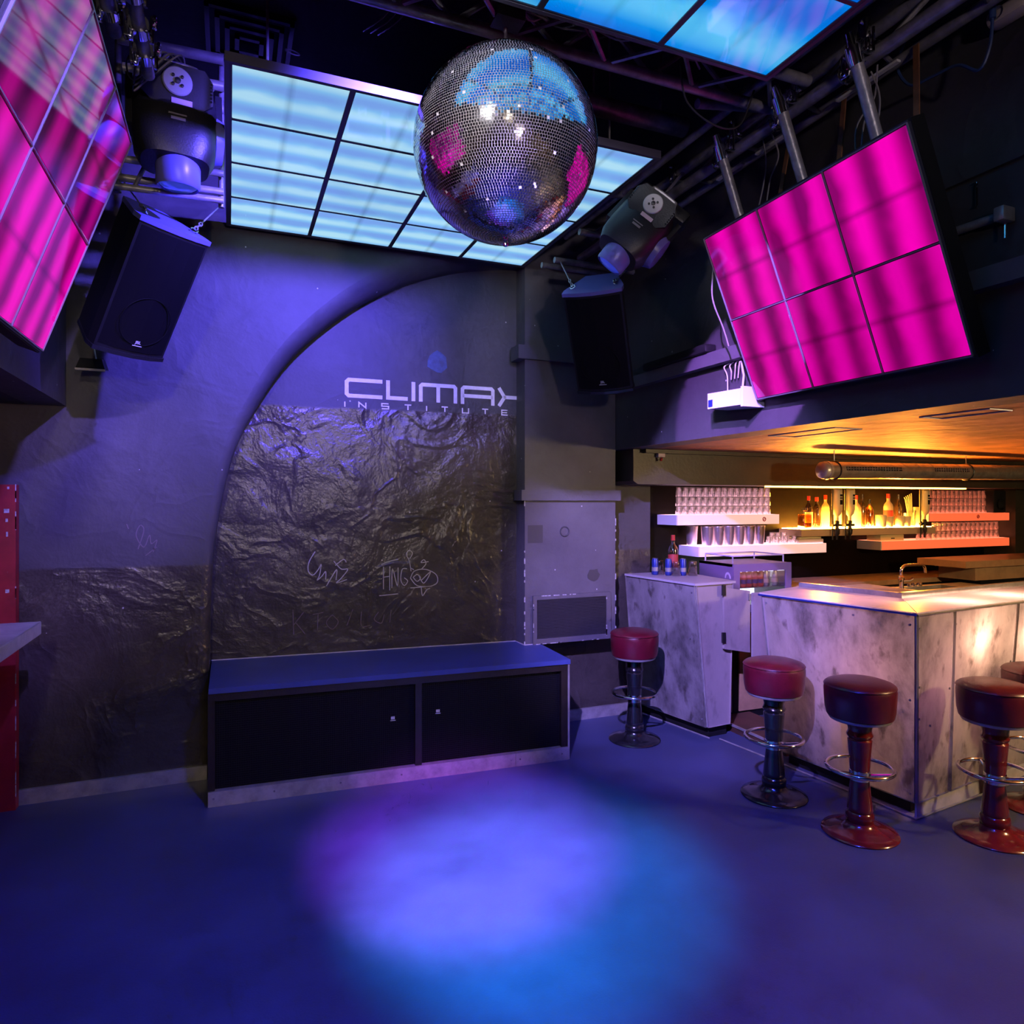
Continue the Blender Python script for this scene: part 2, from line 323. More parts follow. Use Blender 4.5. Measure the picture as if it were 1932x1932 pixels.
# ------------------------------------------------------------------ mesh builder
class MB:
    def __init__(s): s.v = []; s.f = []; s.sm = []
    def add(s, vs, fs, smooth=False):
        o = len(s.v); s.v += [tuple(v) for v in vs]
        for f in fs: s.f.append([i + o for i in f]); s.sm.append(smooth)
        return s
    def hexa(s, p):   # 8 points: bottom 4 ccw, top 4 ccw
        return s.add(p, [(3, 2, 1, 0), (4, 5, 6, 7), (0, 1, 5, 4), (1, 2, 6, 5), (2, 3, 7, 6), (3, 0, 4, 7)])
    def box(s, a, b):
        x0, y0, z0 = a; x1, y1, z1 = b
        return s.hexa([(x0, y0, z0), (x1, y0, z0), (x1, y1, z0), (x0, y1, z0), (x0, y0, z1), (x1, y0, z1), (x1, y1, z1), (x0, y1, z1)])
    def bbox(s, a, b, r, seg=2):
        """box with bevelled edges"""
        bm = bmesh.new()
        x0, y0, z0 = a; x1, y1, z1 = b
        vs = [bm.verts.new(p) for p in [(x0, y0, z0), (x1, y0, z0), (x1, y1, z0), (x0, y1, z0), (x0, y0, z1), (x1, y0, z1), (x1, y1, z1), (x0, y1, z1)]]
        for f in [(3, 2, 1, 0), (4, 5, 6, 7), (0, 1, 5, 4), (1, 2, 6, 5), (2, 3, 7, 6), (3, 0, 4, 7)]: bm.faces.new([vs[i] for i in f])
        bmesh.ops.bevel(bm, geom=bm.edges[:], offset=r, segments=seg, affect='EDGES', profile=0.5)
        bm.verts.index_update()
        s.add([v.co[:] for v in bm.verts], [[v.index for v in f.verts] for f in bm.faces], True); bm.free()
        return s
    def prism(s, poly, ax, a, b):
        """polygon of 2D points extruded along axis ax ('x','y','z') from a to b"""
        def P(p, t):
            return {'x': (t, p[0], p[1]), 'y': (p[0], t, p[1]), 'z': (p[0], p[1], t)}[ax]
        n = len(poly)
        vs = [P(p, a) for p in poly] + [P(p, b) for p in poly]
        fs = [list(range(n)), list(range(2 * n - 1, n - 1, -1))]
        fs += [[i, i + n, (i + 1) % n + n, (i + 1) % n] for i in range(n)]
        return s.add(vs, fs)
    def tube(s, p0, p1, r, n=10, r1=None, cap=True):
        return s.path([p0, p1], r, n, r1=r1, cap=cap)
    def path(s, pts, r, n=8, closed=False, r1=None, cap=True):
        pts = [Vector(p) for p in pts]; m = len(pts); vs = []; fs = []
        prev = None
        for i, p in enumerate(pts):
            if closed: d = pts[(i + 1) % m] - pts[i - 1]
            else: d = pts[min(i + 1, m - 1)] - pts[max(i - 1, 0)]
            d.normalize()
            if prev is None:
                u = d.orthogonal().normalized()
            else:
                u = prev - d * prev.dot(d)
                u = u.normalized() if u.length > 1e-6 else d.orthogonal().normalized()
            prev = u; w = d.cross(u)
            rr = r if r1 is None else r + (r1 - r) * i / (m - 1)
            for k in range(n):
                a = 2 * math.pi * k / n
                vs.append(p + u * (math.cos(a) * rr) + w * (math.sin(a) * rr))
        for i in range(m if closed else m - 1):
            j = (i + 1) % m
            for k in range(n):
                fs.append((i * n + k, i * n + (k + 1) % n, j * n + (k + 1) % n, j * n + k))
        s.add(vs, fs, True)
        if cap and not closed:
            s.add(vs[:n], [list(range(n - 1, -1, -1))]); s.add(vs[-n:], [list(range(n))])
        return s
    def lathe(s, prof, n=20, mat=None, smooth=True):
        """profile of (r, z) around local z; mat: optional Matrix"""
        vs = []; fs = []
        for r, z in prof:
            for k in range(n):
                a = 2 * math.pi * k / n
                p = Vector((max(r, 1e-5) * math.cos(a), max(r, 1e-5) * math.sin(a), z))
                vs.append(mat @ p if mat else p)
        for i in range(len(prof) - 1):
            for k in range(n): fs.append((i * n + k, i * n + (k + 1) % n, (i + 1) * n + (k + 1) % n, (i + 1) * n + k))
        return s.add(vs, fs, smooth)
    def torus(s, c, ax, R_, r, n=24, m=8):
        ax = Vector(ax).normalized(); u = ax.orthogonal().normalized(); w = ax.cross(u); c = Vector(c)
        return s.path([c + u * (R_ * math.cos(2 * math.pi * i / n)) + w * (R_ * math.sin(2 * math.pi * i / n)) for i in range(n)], r, m, closed=True)
    def xf(s, mat):
        s.v = [tuple(mat @ Vector(v)) for v in s.v]; return s
    def mesh(s, name):
        me = bpy.data.meshes.new(name); me.from_pydata(s.v, [], s.f)
        me.polygons.foreach_set('use_smooth', s.sm); me.update()
        bm = bmesh.new(); bm.from_mesh(me); bmesh.ops.recalc_face_normals(bm, faces=bm.faces); bm.to_mesh(me); bm.free()
        return me
    def build(s, name, mat, parent=None, world=False, split=True):
        if world and parent is not None:
            inv = parent.matrix_basis.inverted(); s.v = [tuple(inv @ Vector(v)) for v in s.v]
        me = s.mesh(name); me.materials.append(MATS[mat])
        o = bpy.data.objects.new(name, me); COL.objects.link(o)
        if parent is not None: o.parent = parent
        if split and any(s.sm):
            try: me.set_sharp_from_angle(angle=R(42))
            except Exception: pass
        return o
def thing(name, label, cat, loc=(0, 0, 0), rot=(0, 0, 0), group=None):
    o = bpy.data.objects.new(name, None); COL.objects.link(o); o.empty_display_size = 0.05
    o.location = loc; o.rotation_euler = rot
    o.matrix_basis = Matrix.Translation(Vector(loc)) @ Euler(rot).to_matrix().to_4x4()
    o['label'] = label; o['category'] = cat
    if group: o['group'] = group
    return o
def tag(o, label, cat, group=None):
    o['label'] = label; o['category'] = cat
    if group: o['group'] = group
    return o
def struct(o, label, cat):
    o['kind'] = 'structure'; o['label'] = label; o['category'] = cat
    return o
def dup(root, loc, label=None, rz=None, scale=None):
    r = root.copy(); COL.objects.link(r); r.location = loc
    if rz is not None: r.rotation_euler = (0, 0, rz)
    if scale is not None: r.scale = (scale,) * 3
    if label: r['label'] = label
    for ch in list(root.children):
        c = ch.copy(); COL.objects.link(c); c.parent = r
        for g in list(ch.children):
            d = g.copy(); COL.objects.link(d); d.parent = c
    return r
def catmull(pts, n=8, closed=False):
    out = []; P = [Vector(p) for p in pts]; m = len(P)
    rng = range(m if closed else m - 1)
    for i in rng:
        p0 = P[i - 1] if (i > 0 or closed) else P[0]; p1 = P[i]; p2 = P[(i + 1) % m]; p3 = P[(i + 2) % m] if (i + 2 < m or closed) else P[-1]
        for k in range(n):
            t = k / n
            out.append(0.5 * ((2 * p1) + (p2 - p0) * t + (2 * p0 - 5 * p1 + 4 * p2 - p3) * t * t + (3 * p1 - p0 - 3 * p2 + p3) * t ** 3))
    if not closed: out.append(P[-1])
    return out

# ================================================================== THE SETTING
CEIL = 4.10
struct(MB().box((-3.2, -2.7, -0.1), (8.7, 5.3, 0.0)).build('floor', 'floor_vinyl'), 'dark grey vinyl dance floor', 'floor')
struct(MB().box((-0.9, -2.7, CEIL), (2.95, 5.3, CEIL + 0.1)).build('ceiling', 'ceiling_black'), 'black ceiling above the light panels', 'ceiling')

# back wall with the arch, cut as one thick plaster skin
arch_in = [(-0.112, 0.0), (-0.112, 0.6), (-0.108, 1.0), (-0.098, 1.25), (-0.075, 1.5), (0.02, 1.98), (0.175, 2.327), (0.405, 2.681), (0.741, 2.99), (1.098, 3.205), (1.438, 3.335), (1.75, 3.40), (2.06, 3.43)]
arch = [Vector((p.x, p.y)) for p in catmull([(x, z, 0) for x, z in arch_in], 6)]
def arch_off(d):
    out = []
    for i, p in enumerate(arch):
        k_ = 1.0 + 1.9 * max(0.0, min(1.0, (p.x + 0.1) / 1.6))
        t = arch[min(i + 1, len(arch) - 1)] - arch[max(i - 1, 0)]; t.normalize()
        out.append(p + Vector((-t.y, t.x)) * d * k_)
    return out
YF, YN = 4.63, 4.87
rings = []
RAD = 0.055
for k in range(6):
    a = k / 5 * math.pi / 2
    rings.append((RAD * (1 - math.sin(a)), YF + RAD * (1 - math.cos(a))))
rings.append((0.0, 5.0))
mb = MB(); vs = []; fs = []
na = len(arch)
for d, y in rings:
    for p, c0_ in zip(arch_off(d), arch):
        k_ = 1.0 + 1.9 * max(0.0, min(1.0, (c0_.x + 0.1) / 1.6))
        vs.append((p.x, y if y > YN else YF + (y - YF) * k_, p.y))
for i in range(len(rings) - 1):
    for k in range(na - 1): fs.append((i * na + k, i * na + k + 1, (i + 1) * na + k + 1, (i + 1) * na + k))
mb.add(vs, fs, True)
front = [(p.x, YF, p.y) for p in arch_off(RAD)]
mb.add(front + [(2.06, YF, CEIL), (-3.2, YF, CEIL), (-3.2, YF, 0)], [list(range(na + 3))])
wb = mb.build('wall_back', 'wall_left_paint', split=False)
struct(wb, 'dark plaster back wall with a big arch cut into it', 'wall')
def niche_y(x): return 4.92 - 0.085 * (x + 0.1)
wn = struct(MB().hexa([(-0.35, niche_y(-0.35), 0), (2.06, niche_y(2.06), 0), (2.06, 5.05, 0), (-0.35, 5.05, 0), (-0.35, niche_y(-0.35), CEIL), (2.06, niche_y(2.06), CEIL), (2.06, 5.05, CEIL), (-0.35, 5.05, CEIL)]).build('wall_niche', 'wall_niche_paint'), 'recessed arch wall with the painted club lettering', 'wall')
struct(MB().box((2.06, 4.78, 0), (3.19, 5.06, CEIL)).build('wall_back_right', 'wall_left_paint'), 'dark wall strip between pillar and bar shelves', 'wall')
struct(MB().box((3.19, 5.05, 0), (8.7, 5.3, 2.1)).build('wall_bar', 'alcove_brown'), 'dark brown back wall of the bar', 'wall')
struct(MB().box((7.72, 4.72, 0), (8.7, 5.05, 2.1)).build('wall_bar_end', 'beam_paint'), 'brown wall at the far end of the bar shelves', 'wall')
struct(MB().box((2.75, -2.7, 2.10), (2.95, 4.78, CEIL)).build('wall_right', 'wall_plain_paint'), 'dark upper wall above the bar', 'wall')
struct(MB().box((-1.05, -2.7, 2.25), (-0.865, YF, CEIL)).build('wall_left', 'wall_plain_paint'), 'dark upper wall behind the left pink panel', 'wall')
struct(MB().box((2.95, -2.7, 2.10), (8.7, 5.05, 2.2)).build('ceiling_bar', 'soffit_plaster'), 'low rough plaster ceiling over the bar', 'ceiling')
struct(MB().box((-3.2, -2.7, 2.25), (-1.05, YF, 2.35)).build('ceiling_left', 'ceiling_black'), 'low black ceiling of the left aisle', 'ceiling')
struct(MB().box((-3.3, -2.7, 0), (-3.2, YF, 2.35)).build('wall_left_aisle', 'wall_plain_paint'), 'dark wall of the left aisle', 'wall')
struct(MB().box((8.7, -2.7, 0), (8.8, 5.3, 2.2)).build('wall_right_aisle', 'wall_plain_paint'), 'dark wall far right of the bar', 'wall')
struct(MB().box((-3.3, -2.8, 0), (8.8, -2.7, CEIL)).build('wall_front', 'wall_plain_paint'), 'dark wall behind the camera', 'wall')
# boxed pillar with two bands
pl = struct(MB().box((1.987, 4.585, 0.655), (2.745, 4.86, CEIL)).build('wall_pillar', 'pillar_paint'), 'boxed dark grey pillar beside the arch', 'pillar')
MB().box((1.925, 4.555, 2.735), (2.747, 4.70, 2.835)).build('band', 'pillar_paint', pl)
MB().box((1.950, 4.555, 1.710), (2.775, 4.70, 1.788)).build('band', 'pillar_paint', pl)
# worn white edges of the pillar
for x in (1.9855, 2.7465):
    z = 0.66
    while z < 1.68:
        hgt = random.uniform(0.01, 0.06)
        if random.random() < (0.75 if z < 1.2 else 0.4):
            MB().box((x - 0.004, 4.583, z), (x + 0.004, 4.588, z + hgt)).build('paint_chip', 'chip_white', pl)
        z += hgt + random.uniform(0.005, 0.07)
def blotch(cx, cz, rx, rz, y, name, mat, parent, n=14, jit=0.25):
    pts = [(cx + rx * math.cos(2 * math.pi * i / n) * random.uniform(1 - jit, 1 + jit), cz + rz * math.sin(2 * math.pi * i / n) * random.uniform(1 - jit, 1 + jit)) for i in range(n)]
    return MB().prism(pts, 'y', y - 0.0015, y).build(name, mat, parent)
M('stain_dark', (0.05, 0.048, 0.055), 0.5)
MB().box((2.01, 4.5835, 1.40), (2.13, 4.585, 1.53)).build('stain', 'stain_dark', pl)
MB().torus((2.31, 4.584, 1.48), (0, 1, 0), 0.035, 0.006, 20, 6).build('stain', 'stain_dark', pl)
blotch(2.55, 1.15, 0.05, 0.045, 4.585, 'stain', 'stain_dark', pl)
# baseboards
bb = struct(MB().box((-1.13, 4.61, 0.0), (-0.125, 4.63, 0.085)).build('baseboard_left', 'steel_brushed'), 'brushed steel skirting left of the bench', 'baseboard')
struct(MB().box((2.10, 4.755, 0.0), (3.02, 4.78, 0.085)).build('baseboard_back', 'steel_brushed'), 'steel skirting between bench and bar', 'baseboard')
struct(MB().box((2.69, -2.7, 2.525), (2.75, 4.78, 2.605)).build('trim_1', 'pillar_paint'), 'narrow ledge along the upper right wall', 'trim')
struct(MB().box((2.73, -2.7, 2.99), (2.75, 2.05, 3.06)).build('trim_2', 'wall_plain_paint'), 'thin dark rail on the upper right wall', 'trim')
# beam at the back of the bar ceiling
bm_ = MB().prism([(2.82, 1.86), (2.86, 1.835), (8.7, 1.835), (8.7, 2.098), (2.82, 2.098)], 'y', 4.45, 4.80)
struct(bm_.build('trim_3', 'beam_paint'), 'heavy brown beam above the bar shelves', 'beam')
struct(MB().box((2.9, 4.40, 2.07), (8.6, 4.45, 2.098)).build('trim_4', 'beam_paint'), 'thin batten where the beam meets the bar ceiling', 'trim')

# club lettering on the niche wall (flat paint)
YT = YN - 0.004
def stroke_poly(pts, w, name, mat, parent, closed=False, y=YT, th=0.003):
    """thick polyline with mitred corners in the xz plane"""
    P = [Vector(p) for p in pts]; m = len(P); L = []; Rr = []
    for i in range(m):
        if closed: a, b = P[i] - P[i - 1], P[(i + 1) % m] - P[i]
        else:
            a = P[i] - P[i - 1] if i > 0 else P[1] - P[0]; b = P[i + 1] - P[i] if i < m - 1 else a
        a = a.normalized(); b = b.normalized(); t = (a + b)
        t = t.normalized() if t.length > 1e-6 else a
        nrm = Vector((-t.y, t.x)); na_ = Vector((-a.y, a.x)); k = max(0.45, nrm.dot(na_)); d = nrm * (w / 2 / k)
        L.append(P[i] + d); Rr.append(P[i] - d)
    vs = [(p.x, y, p.y) for p in L] + [(p.x, y, p.y) for p in Rr] + [(p.x, y + th, p.y) for p in L] + [(p.x, y + th, p.y) for p in Rr]
    fs = []
    for i in range(m if closed else m - 1):
        j = (i + 1) % m
        fs += [(i, j, m + j, m + i), (2 * m + i, 2 * m + j, j, i), (m + i, m + j, 3 * m + j, 3 * m + i), (2 * m + i, 3 * m + i, 3 * m + j, 2 * m + j)]
    return MB().add(vs, fs).build(name, mat, parent)
def multi(strokes, w, name, mat, parent, y=YT):
    objs = []
    mbx = MB()
    for st in strokes:
        o = stroke_poly(st, w, name, mat, None, y=y); me = o.data
        mbx.add([v.co[:] for v in me.vertices], [list(p.vertices) for p in me.polygons])
        bpy.data.objects.remove(o); bpy.data.meshes.remove(me)
    return mbx.build(name, mat, parent)
zt, zb, w = 2.566, 2.428, 0.027
t_, b_ = zt - w / 2, zb + w / 2
LP = 'letter_paint'
multi([[(1.007, t_), (0.772, t_), (0.7575, t_ - 0.014), (0.7575, b_ + 0.014), (0.772, b_), (1.007, b_)]], w, 'letter_c', LP, wn)
multi([[(1.0475, zt), (1.0475, b_), (1.190, b_)]], w, 'letter_l', LP, wn)
multi([[(1.232, zt), (1.232, zb)]], w, 'letter_i', LP, wn)
multi([[(1.2865, zb), (1.2865, t_ - 0.012), (1.2985, t_), (1.5375, t_), (1.5495, t_ - 0.012), (1.5495, zb)], [(1.418, t_), (1.418, zb)]], w, 'letter_m', LP, wn)
multi([[(1.6045, zb), (1.6045, t_ - 0.012), (1.6165, t_), (1.8335, t_), (1.8455, t_ - 0.012), (1.8455, zb)], [(1.6045, 2.490), (1.8455, 2.490)]], w, 'letter_a', LP, wn)
multi([[(1.895, zt), (1.940, (zt + zb) / 2), (1.895, zb)], [(1.932, (zt + zb) / 2), (2.06, (zt + zb) / 2)]], w, 'letter_x', LP, wn)
# INSTITUTE in thin wide letters
zs0, zs1, ws = 2.362, 2.398, 0.0085
def small(ch, x):
    m_, wd = (zs0 + zs1) / 2, 0.048
    G = {'I': [[(x, zs1), (x, zs0)]],
         'N': [[(x, zs0), (x, zs1), (x + wd, zs0), (x + wd, zs1)]],
         'S': [[(x + wd, zs1), (x, zs1), (x, m_), (x + wd, m_), (x + wd, zs0), (x, zs0)]],
         'T': [[(x, zs1), (x + wd, zs1)], [(x + wd / 2, zs1), (x + wd / 2, zs0)]],
         'U': [[(x, zs1), (x, zs0), (x + wd, zs0), (x + wd, zs1)]],
         'E': [[(x + wd, zs1), (x, zs1), (x, zs0), (x + wd, zs0)], [(x, m_), (x + wd * 0.9, m_)]]}
    multi(G[ch], ws, 'small_letter_' + ch.lower(), LP, wn)
for ch, x in zip('INSTITUTE', [0.745, 0.842, 1.003, 1.168, 1.330, 1.444, 1.604, 1.760, 1.918]): small(ch, x)
# blue paint patch + scratched scrawls
blotch(1.41, 2.73, 0.075, 0.085, YN, 'paint_patch', 'patch_blue', wn, 12, 0.18)
def scrawl(strokes, wd, name, mat):
    ss = [[(p.x, p.y) for p in catmull([(x, z, 0) for x, z in st], 6)] for st in strokes]
    multi(ss, wd, name, mat, wn)
scrawl([[(0.545, 1.36), (0.505, 1.29), (0.50, 1.23), (0.53, 1.20), (0.565, 1.235), (0.585, 1.27), (0.575, 1.20), (0.56, 1.165), (0.59, 1.19), (0.615, 1.22), (0.615, 1.165)],
        [(0.62, 1.12), (0.655, 1.18), (0.69, 1.23), (0.685, 1.16)], [(0.67, 1.29), (0.72, 1.235), (0.765, 1.23), (0.72, 1.17), (0.69, 1.14), (0.76, 1.16)],
        [(0.68, 1.26), (0.735, 1.30), (0.755, 1.28)]], 0.006, 'scratched_scrawl', 'chalk')
scrawl([[(1.015, 1.24), (1.015, 1.08)], [(1.06, 1.24), (1.06, 1.07)], [(1.01, 1.165), (1.06, 1.17)],
        [(1.075, 1.085), (1.08, 1.22), (1.115, 1.10), (1.12, 1.23)],
        [(1.185, 1.22), (1.15, 1.215), (1.14, 1.14), (1.165, 1.10), (1.19, 1.13), (1.165, 1.155)],
        [(1.00, 1.255), (1.05, 1.275), (1.12, 1.29)], [(0.985, 1.035), (1.12, 1.042)]], 0.006, 'scratched_letters', 'chalk')
scrawl([[(1.21, 1.15), (1.24, 1.20), (1.32, 1.21), (1.40, 1.17), (1.41, 1.11), (1.35, 1.085), (1.26, 1.095), (1.21, 1.15)],
        [(1.23, 1.155), (1.26, 1.175), (1.285, 1.15), (1.26, 1.125), (1.23, 1.155)], [(1.215, 1.20), (1.20, 1.28), (1.18, 1.32), (1.20, 1.35), (1.225, 1.33), (1.205, 1.29)],
        [(1.21, 1.225), (1.235, 1.21)], [(1.29, 1.21), (1.325, 1.25), (1.31, 1.28), (1.29, 1.26), (1.345, 1.265)],
        [(1.21, 1.08), (1.37, 1.085)], [(1.29, 1.08), (1.30, 1.02), (1.33, 1.06), (1.355, 1.07)], [(1.27, 1.17), (1.31, 1.11), (1.36, 1.19), (1.29, 1.13)]], 0.006, 'scratched_doodle', 'chalk')
scrawl([[(0.40, 0.97), (0.405, 0.80)], [(0.40, 0.86), (0.47, 0.95)], [(0.42, 0.88), (0.48, 0.80)], [(0.53, 0.93), (0.60, 0.94)], [(0.565, 0.93), (0.56, 0.82)],
        [(0.66, 0.92), (0.62, 0.87), (0.66, 0.82), (0.70, 0.87), (0.66, 0.92)], [(0.80, 0.95), (0.76, 0.84)], [(0.86, 0.93), (0.86, 0.83), (0.92, 0.83)], [(0.98, 0.92), (0.95, 0.87), (1.0, 0.84), (1.02, 0.9)], [(1.07, 0.93), (1.06, 0.84)]], 0.005, 'faint_scrawl', 'chalk_faint')
# the niche wall runs a few degrees askew: carry the paint marks over onto its plane
for ch in wn.children:
    for v in ch.data.vertices:
        x, y, z = v.co
        off = YN - y
        k = 4.9115 / (YN + 0.085 * x)
        v.co = (x * k, niche_y(x * k) - off, 1.7 + (z - 1.7) * k)
# faint scrawl on the left wall
ss = [[(p.x, p.y) for p in catmull([(x, z, 0) for x, z in st], 6)] for st in
      [[(-0.50, 1.42), (-0.47, 1.53), (-0.49, 1.56), (-0.51, 1.50), (-0.47, 1.43), (-0.44, 1.50), (-0.43, 1.45), (-0.40, 1.47), (-0.42, 1.40)], [(-0.56, 1.57), (-0.55, 1.54)], [(-0.46, 1.38), (-0.40, 1.43)]]]
multi(ss, 0.005, 'scratched_scrawl', 'chalk_faint', wb, y=YF - 0.004)

# ================================================================== LIGHT PANELS
def led_grid(name, label, x0, x1, y0, y1, z, nx, ny, mat, xs=None):
    t = thing(name, label, 'light panel', (x0, y0, z), group='ceiling light panels')
    xs = xs or [x0 + (x1 - x0) * i / nx for i in range(nx + 1)]
    ys = [y0 + (y1 - y0) * i / ny for i in range(ny + 1)]
    g, gy = 0.012, 0.008
    for i in range(nx):
        for j in range(ny):
            p = MB().bbox((xs[i] + g, ys[j] + gy, z), (xs[i + 1] - g, ys[j + 1] - gy, z + 0.012), 0.003, 1).build('diffuser_pane', mat, t, world=True)
    f = MB()
    for x in xs: f.box((x - 0.012, y0, z - 0.002), (x + 0.012, y1, z + 0.03))
    for y in ys: f.box((x0, y - 0.008, z - 0.0015), (x1, y + 0.008, z + 0.028))
    f.build('grid_frame', 'led_frame', t, world=True)
    e = 0.016
    sk = MB().box((x0 - e, y0 - e, z - 0.004), (x1 + e, y0, z + 0.034)).box((x0 - e, y1, z - 0.004), (x1 + e, y1 + e, z + 0.034)).box((x0 - e, y0, z - 0.004), (x0, y1, z + 0.034)).box((x1, y0, z - 0.004), (x1 + e, y1, z + 0.034))
    sk.build('edge_rail', 'panel_rail', t, world=True)
    MB().box((x0, y0, z + 0.03), (x1, y1, z + 0.036)).build('housing', 'black_paint', t, world=True)
    h = MB()
    for x in (x0 + 0.15, x1 - 0.15):
        for y in (y0 + 0.2, y1 - 0.2): h.tube((x, y, z + 0.034), (x, y, CEIL - 0.001), 0.006, 6)
    h.build('suspension_rod', 'steel_dark', t, world=True)
    return t
led_grid('ceiling_light_panel', 'pale cyan glowing ceiling panel of sixteen panes behind the mirror ball', 0.0, 1.957, 2.877, 4.56, 3.40, 4, 4, 'led_mid', [0.0, 0.475, 0.992, 1.484, 1.957])
led_grid('ceiling_light_panel', 'deep blue glowing ceiling panel at the top edge of the picture', 0.0, 1.992, 0.44, 2.16, 3.40, 4, 4, 'led_front', [0.0, 0.49, 0.99, 1.483, 1.992])

def pink_panel(label, loc, rot, sgn):
    """3 x 2 panes; local x along the wall, z up, origin at the upper far corner"""
    t = thing('hanging_light_panel', label, 'light panel', loc, rot, 'pink light panels')
    cw, ch, g = 0.40, 0.45, 0.006
    for i in range(3):
        for j in range(2):
            a, b = sgn * (i * cw + g), sgn * ((i + 1) * cw - g)
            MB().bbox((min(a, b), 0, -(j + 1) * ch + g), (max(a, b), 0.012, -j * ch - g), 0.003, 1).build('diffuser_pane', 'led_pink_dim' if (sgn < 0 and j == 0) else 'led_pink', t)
    X0, X1 = min(0, sgn * 1.2), max(0, sgn * 1.2)
    f = MB()
    for i in range(4): f.box((sgn * i * cw - 0.008, 0.004, -0.9), (sgn * i * cw + 0.008, 0.03, 0))
    for j in range(3): f.box((X0, 0.005, -j * ch - 0.008), (X1, 0.028, -j * ch + 0.008))
    f.build('grid_frame', 'led_frame', t)
    r = MB()
    for i in range(4): r.box((sgn * i * cw - 0.0022, -0.003, -0.9), (sgn * i * cw + 0.0022, 0.006, 0))
    for j in range(3): r.box((X0, -0.0025, -j * ch - 0.002), (X1, 0.006, -j * ch + 0.002))
    r.build('bright_rail', 'led_rail', t)
    MB().box((X0 - 0.012, 0.012, -0.912), (X1 + 0.012, 0.085, 0.012)).build('housing', 'black_paint', t)
    return t
pr = pink_panel('tilted pink panel of six panes hanging over the bar', (2.3236, 2.9814, 3.0902), (0.3994, 0, R(-91.3)), 1)
pL = pink_panel('tilted magenta panel at the left edge reflecting the ceiling light', (-0.358, 3.099, 3.124), (0.337, 0, R(89.75)), -1)
# posts, straps and leads of the right panel (world coordinates)
for (ax, ay, az), (bx, by, bz) in [((2.226, 2.739, 3.450), (2.370, 2.747, 3.10)), ((2.219, 2.337, 3.466), (2.372, 2.337, 3.095)), ((2.224, 1.955, 3.455), (2.371, 1.957, 3.10))]:
    po = MB().tube((ax, ay, az), (bx, by, bz), 0.024, 14).build('post', 'steel_pipe', pr, world=True)
    po.name = 'post'
    d = (Vector((bx, by, bz)) - Vector((ax, ay, az))).normalized(); c0 = Vector((ax, ay, az))
    MB().tube(c0 + d * 0.0, c0 + d * 0.07, 0.031, 14).tube(c0 - d * 0.05, c0 + d * 0.0, 0.018, 10).build('post_collar', 'chrome', pr, world=True)
    for s_ in (-1, 1):
        k = MB()
        k.bbox((ax + 0.02, ay + s_ * 0.035 - 0.014, az - 0.03), (ax + 0.075, ay + s_ * 0.035 + 0.014, az + 0.02), 0.006)
        k.tube((ax + 0.04, ay + s_ * 0.06, az - 0.04), (ax + 0.04, ay + s_ * 0.06, az + 0.05), 0.006, 6)
        k.tube((ax + 0.075, ay + s_ * 0.03, az + 0.01), (ax + 0.11, ay + s_ * 0.03, az + 0.03), 0.007, 6)
        k.build('clamp', 'chrome', pr, world=True)
for (ax, ay, az), (bx, by, bz) in [((2.50, 2.55, 3.50), (2.375, 2.495, 3.12)), ((2.50, 2.24, 3.50), (2.375, 2.159, 3.12)), ((2.50, 1.90, 3.50), (2.385, 1.81, 3.10))]:
    MB().hexa([(bx, by - 0.012, bz), (bx, by + 0.012, bz), (bx + 0.006, by + 0.012, bz), (bx + 0.006, by - 0.012, bz), (ax, ay - 0.012, az), (ax, ay + 0.012, az), (ax + 0.006, ay + 0.012, az), (ax + 0.006, ay - 0.012, az)]).build('strap', 'wood_strap', pr, world=True)
for y0, y1, z0 in [(2.63, 2.66, 3.47), (2.57, 2.60, 3.46), (2.05, 2.08, 3.47), (2.02, 2.02, 3.44), (1.99, 2.06, 3.45)]:
    MB().path(catmull([(2.40, y0, z0), (2.42, y0 + random.uniform(-.03, .03), 3.35), (2.41, y1 + random.uniform(-.03, .03), 3.25), (2.39, y1, 3.10)], 6), 0.0035, 5).build('power_lead', 'cable_grey', pr, world=True)
MB().path(catmull([(2.40, 3.0, 2.95), (2.42, 3.03, 2.80), (2.50, 3.04, 2.65), (2.52, 3.02, 2.55)], 6), 0.004, 5).build('power_lead', 'cable_grey', pr, world=True)

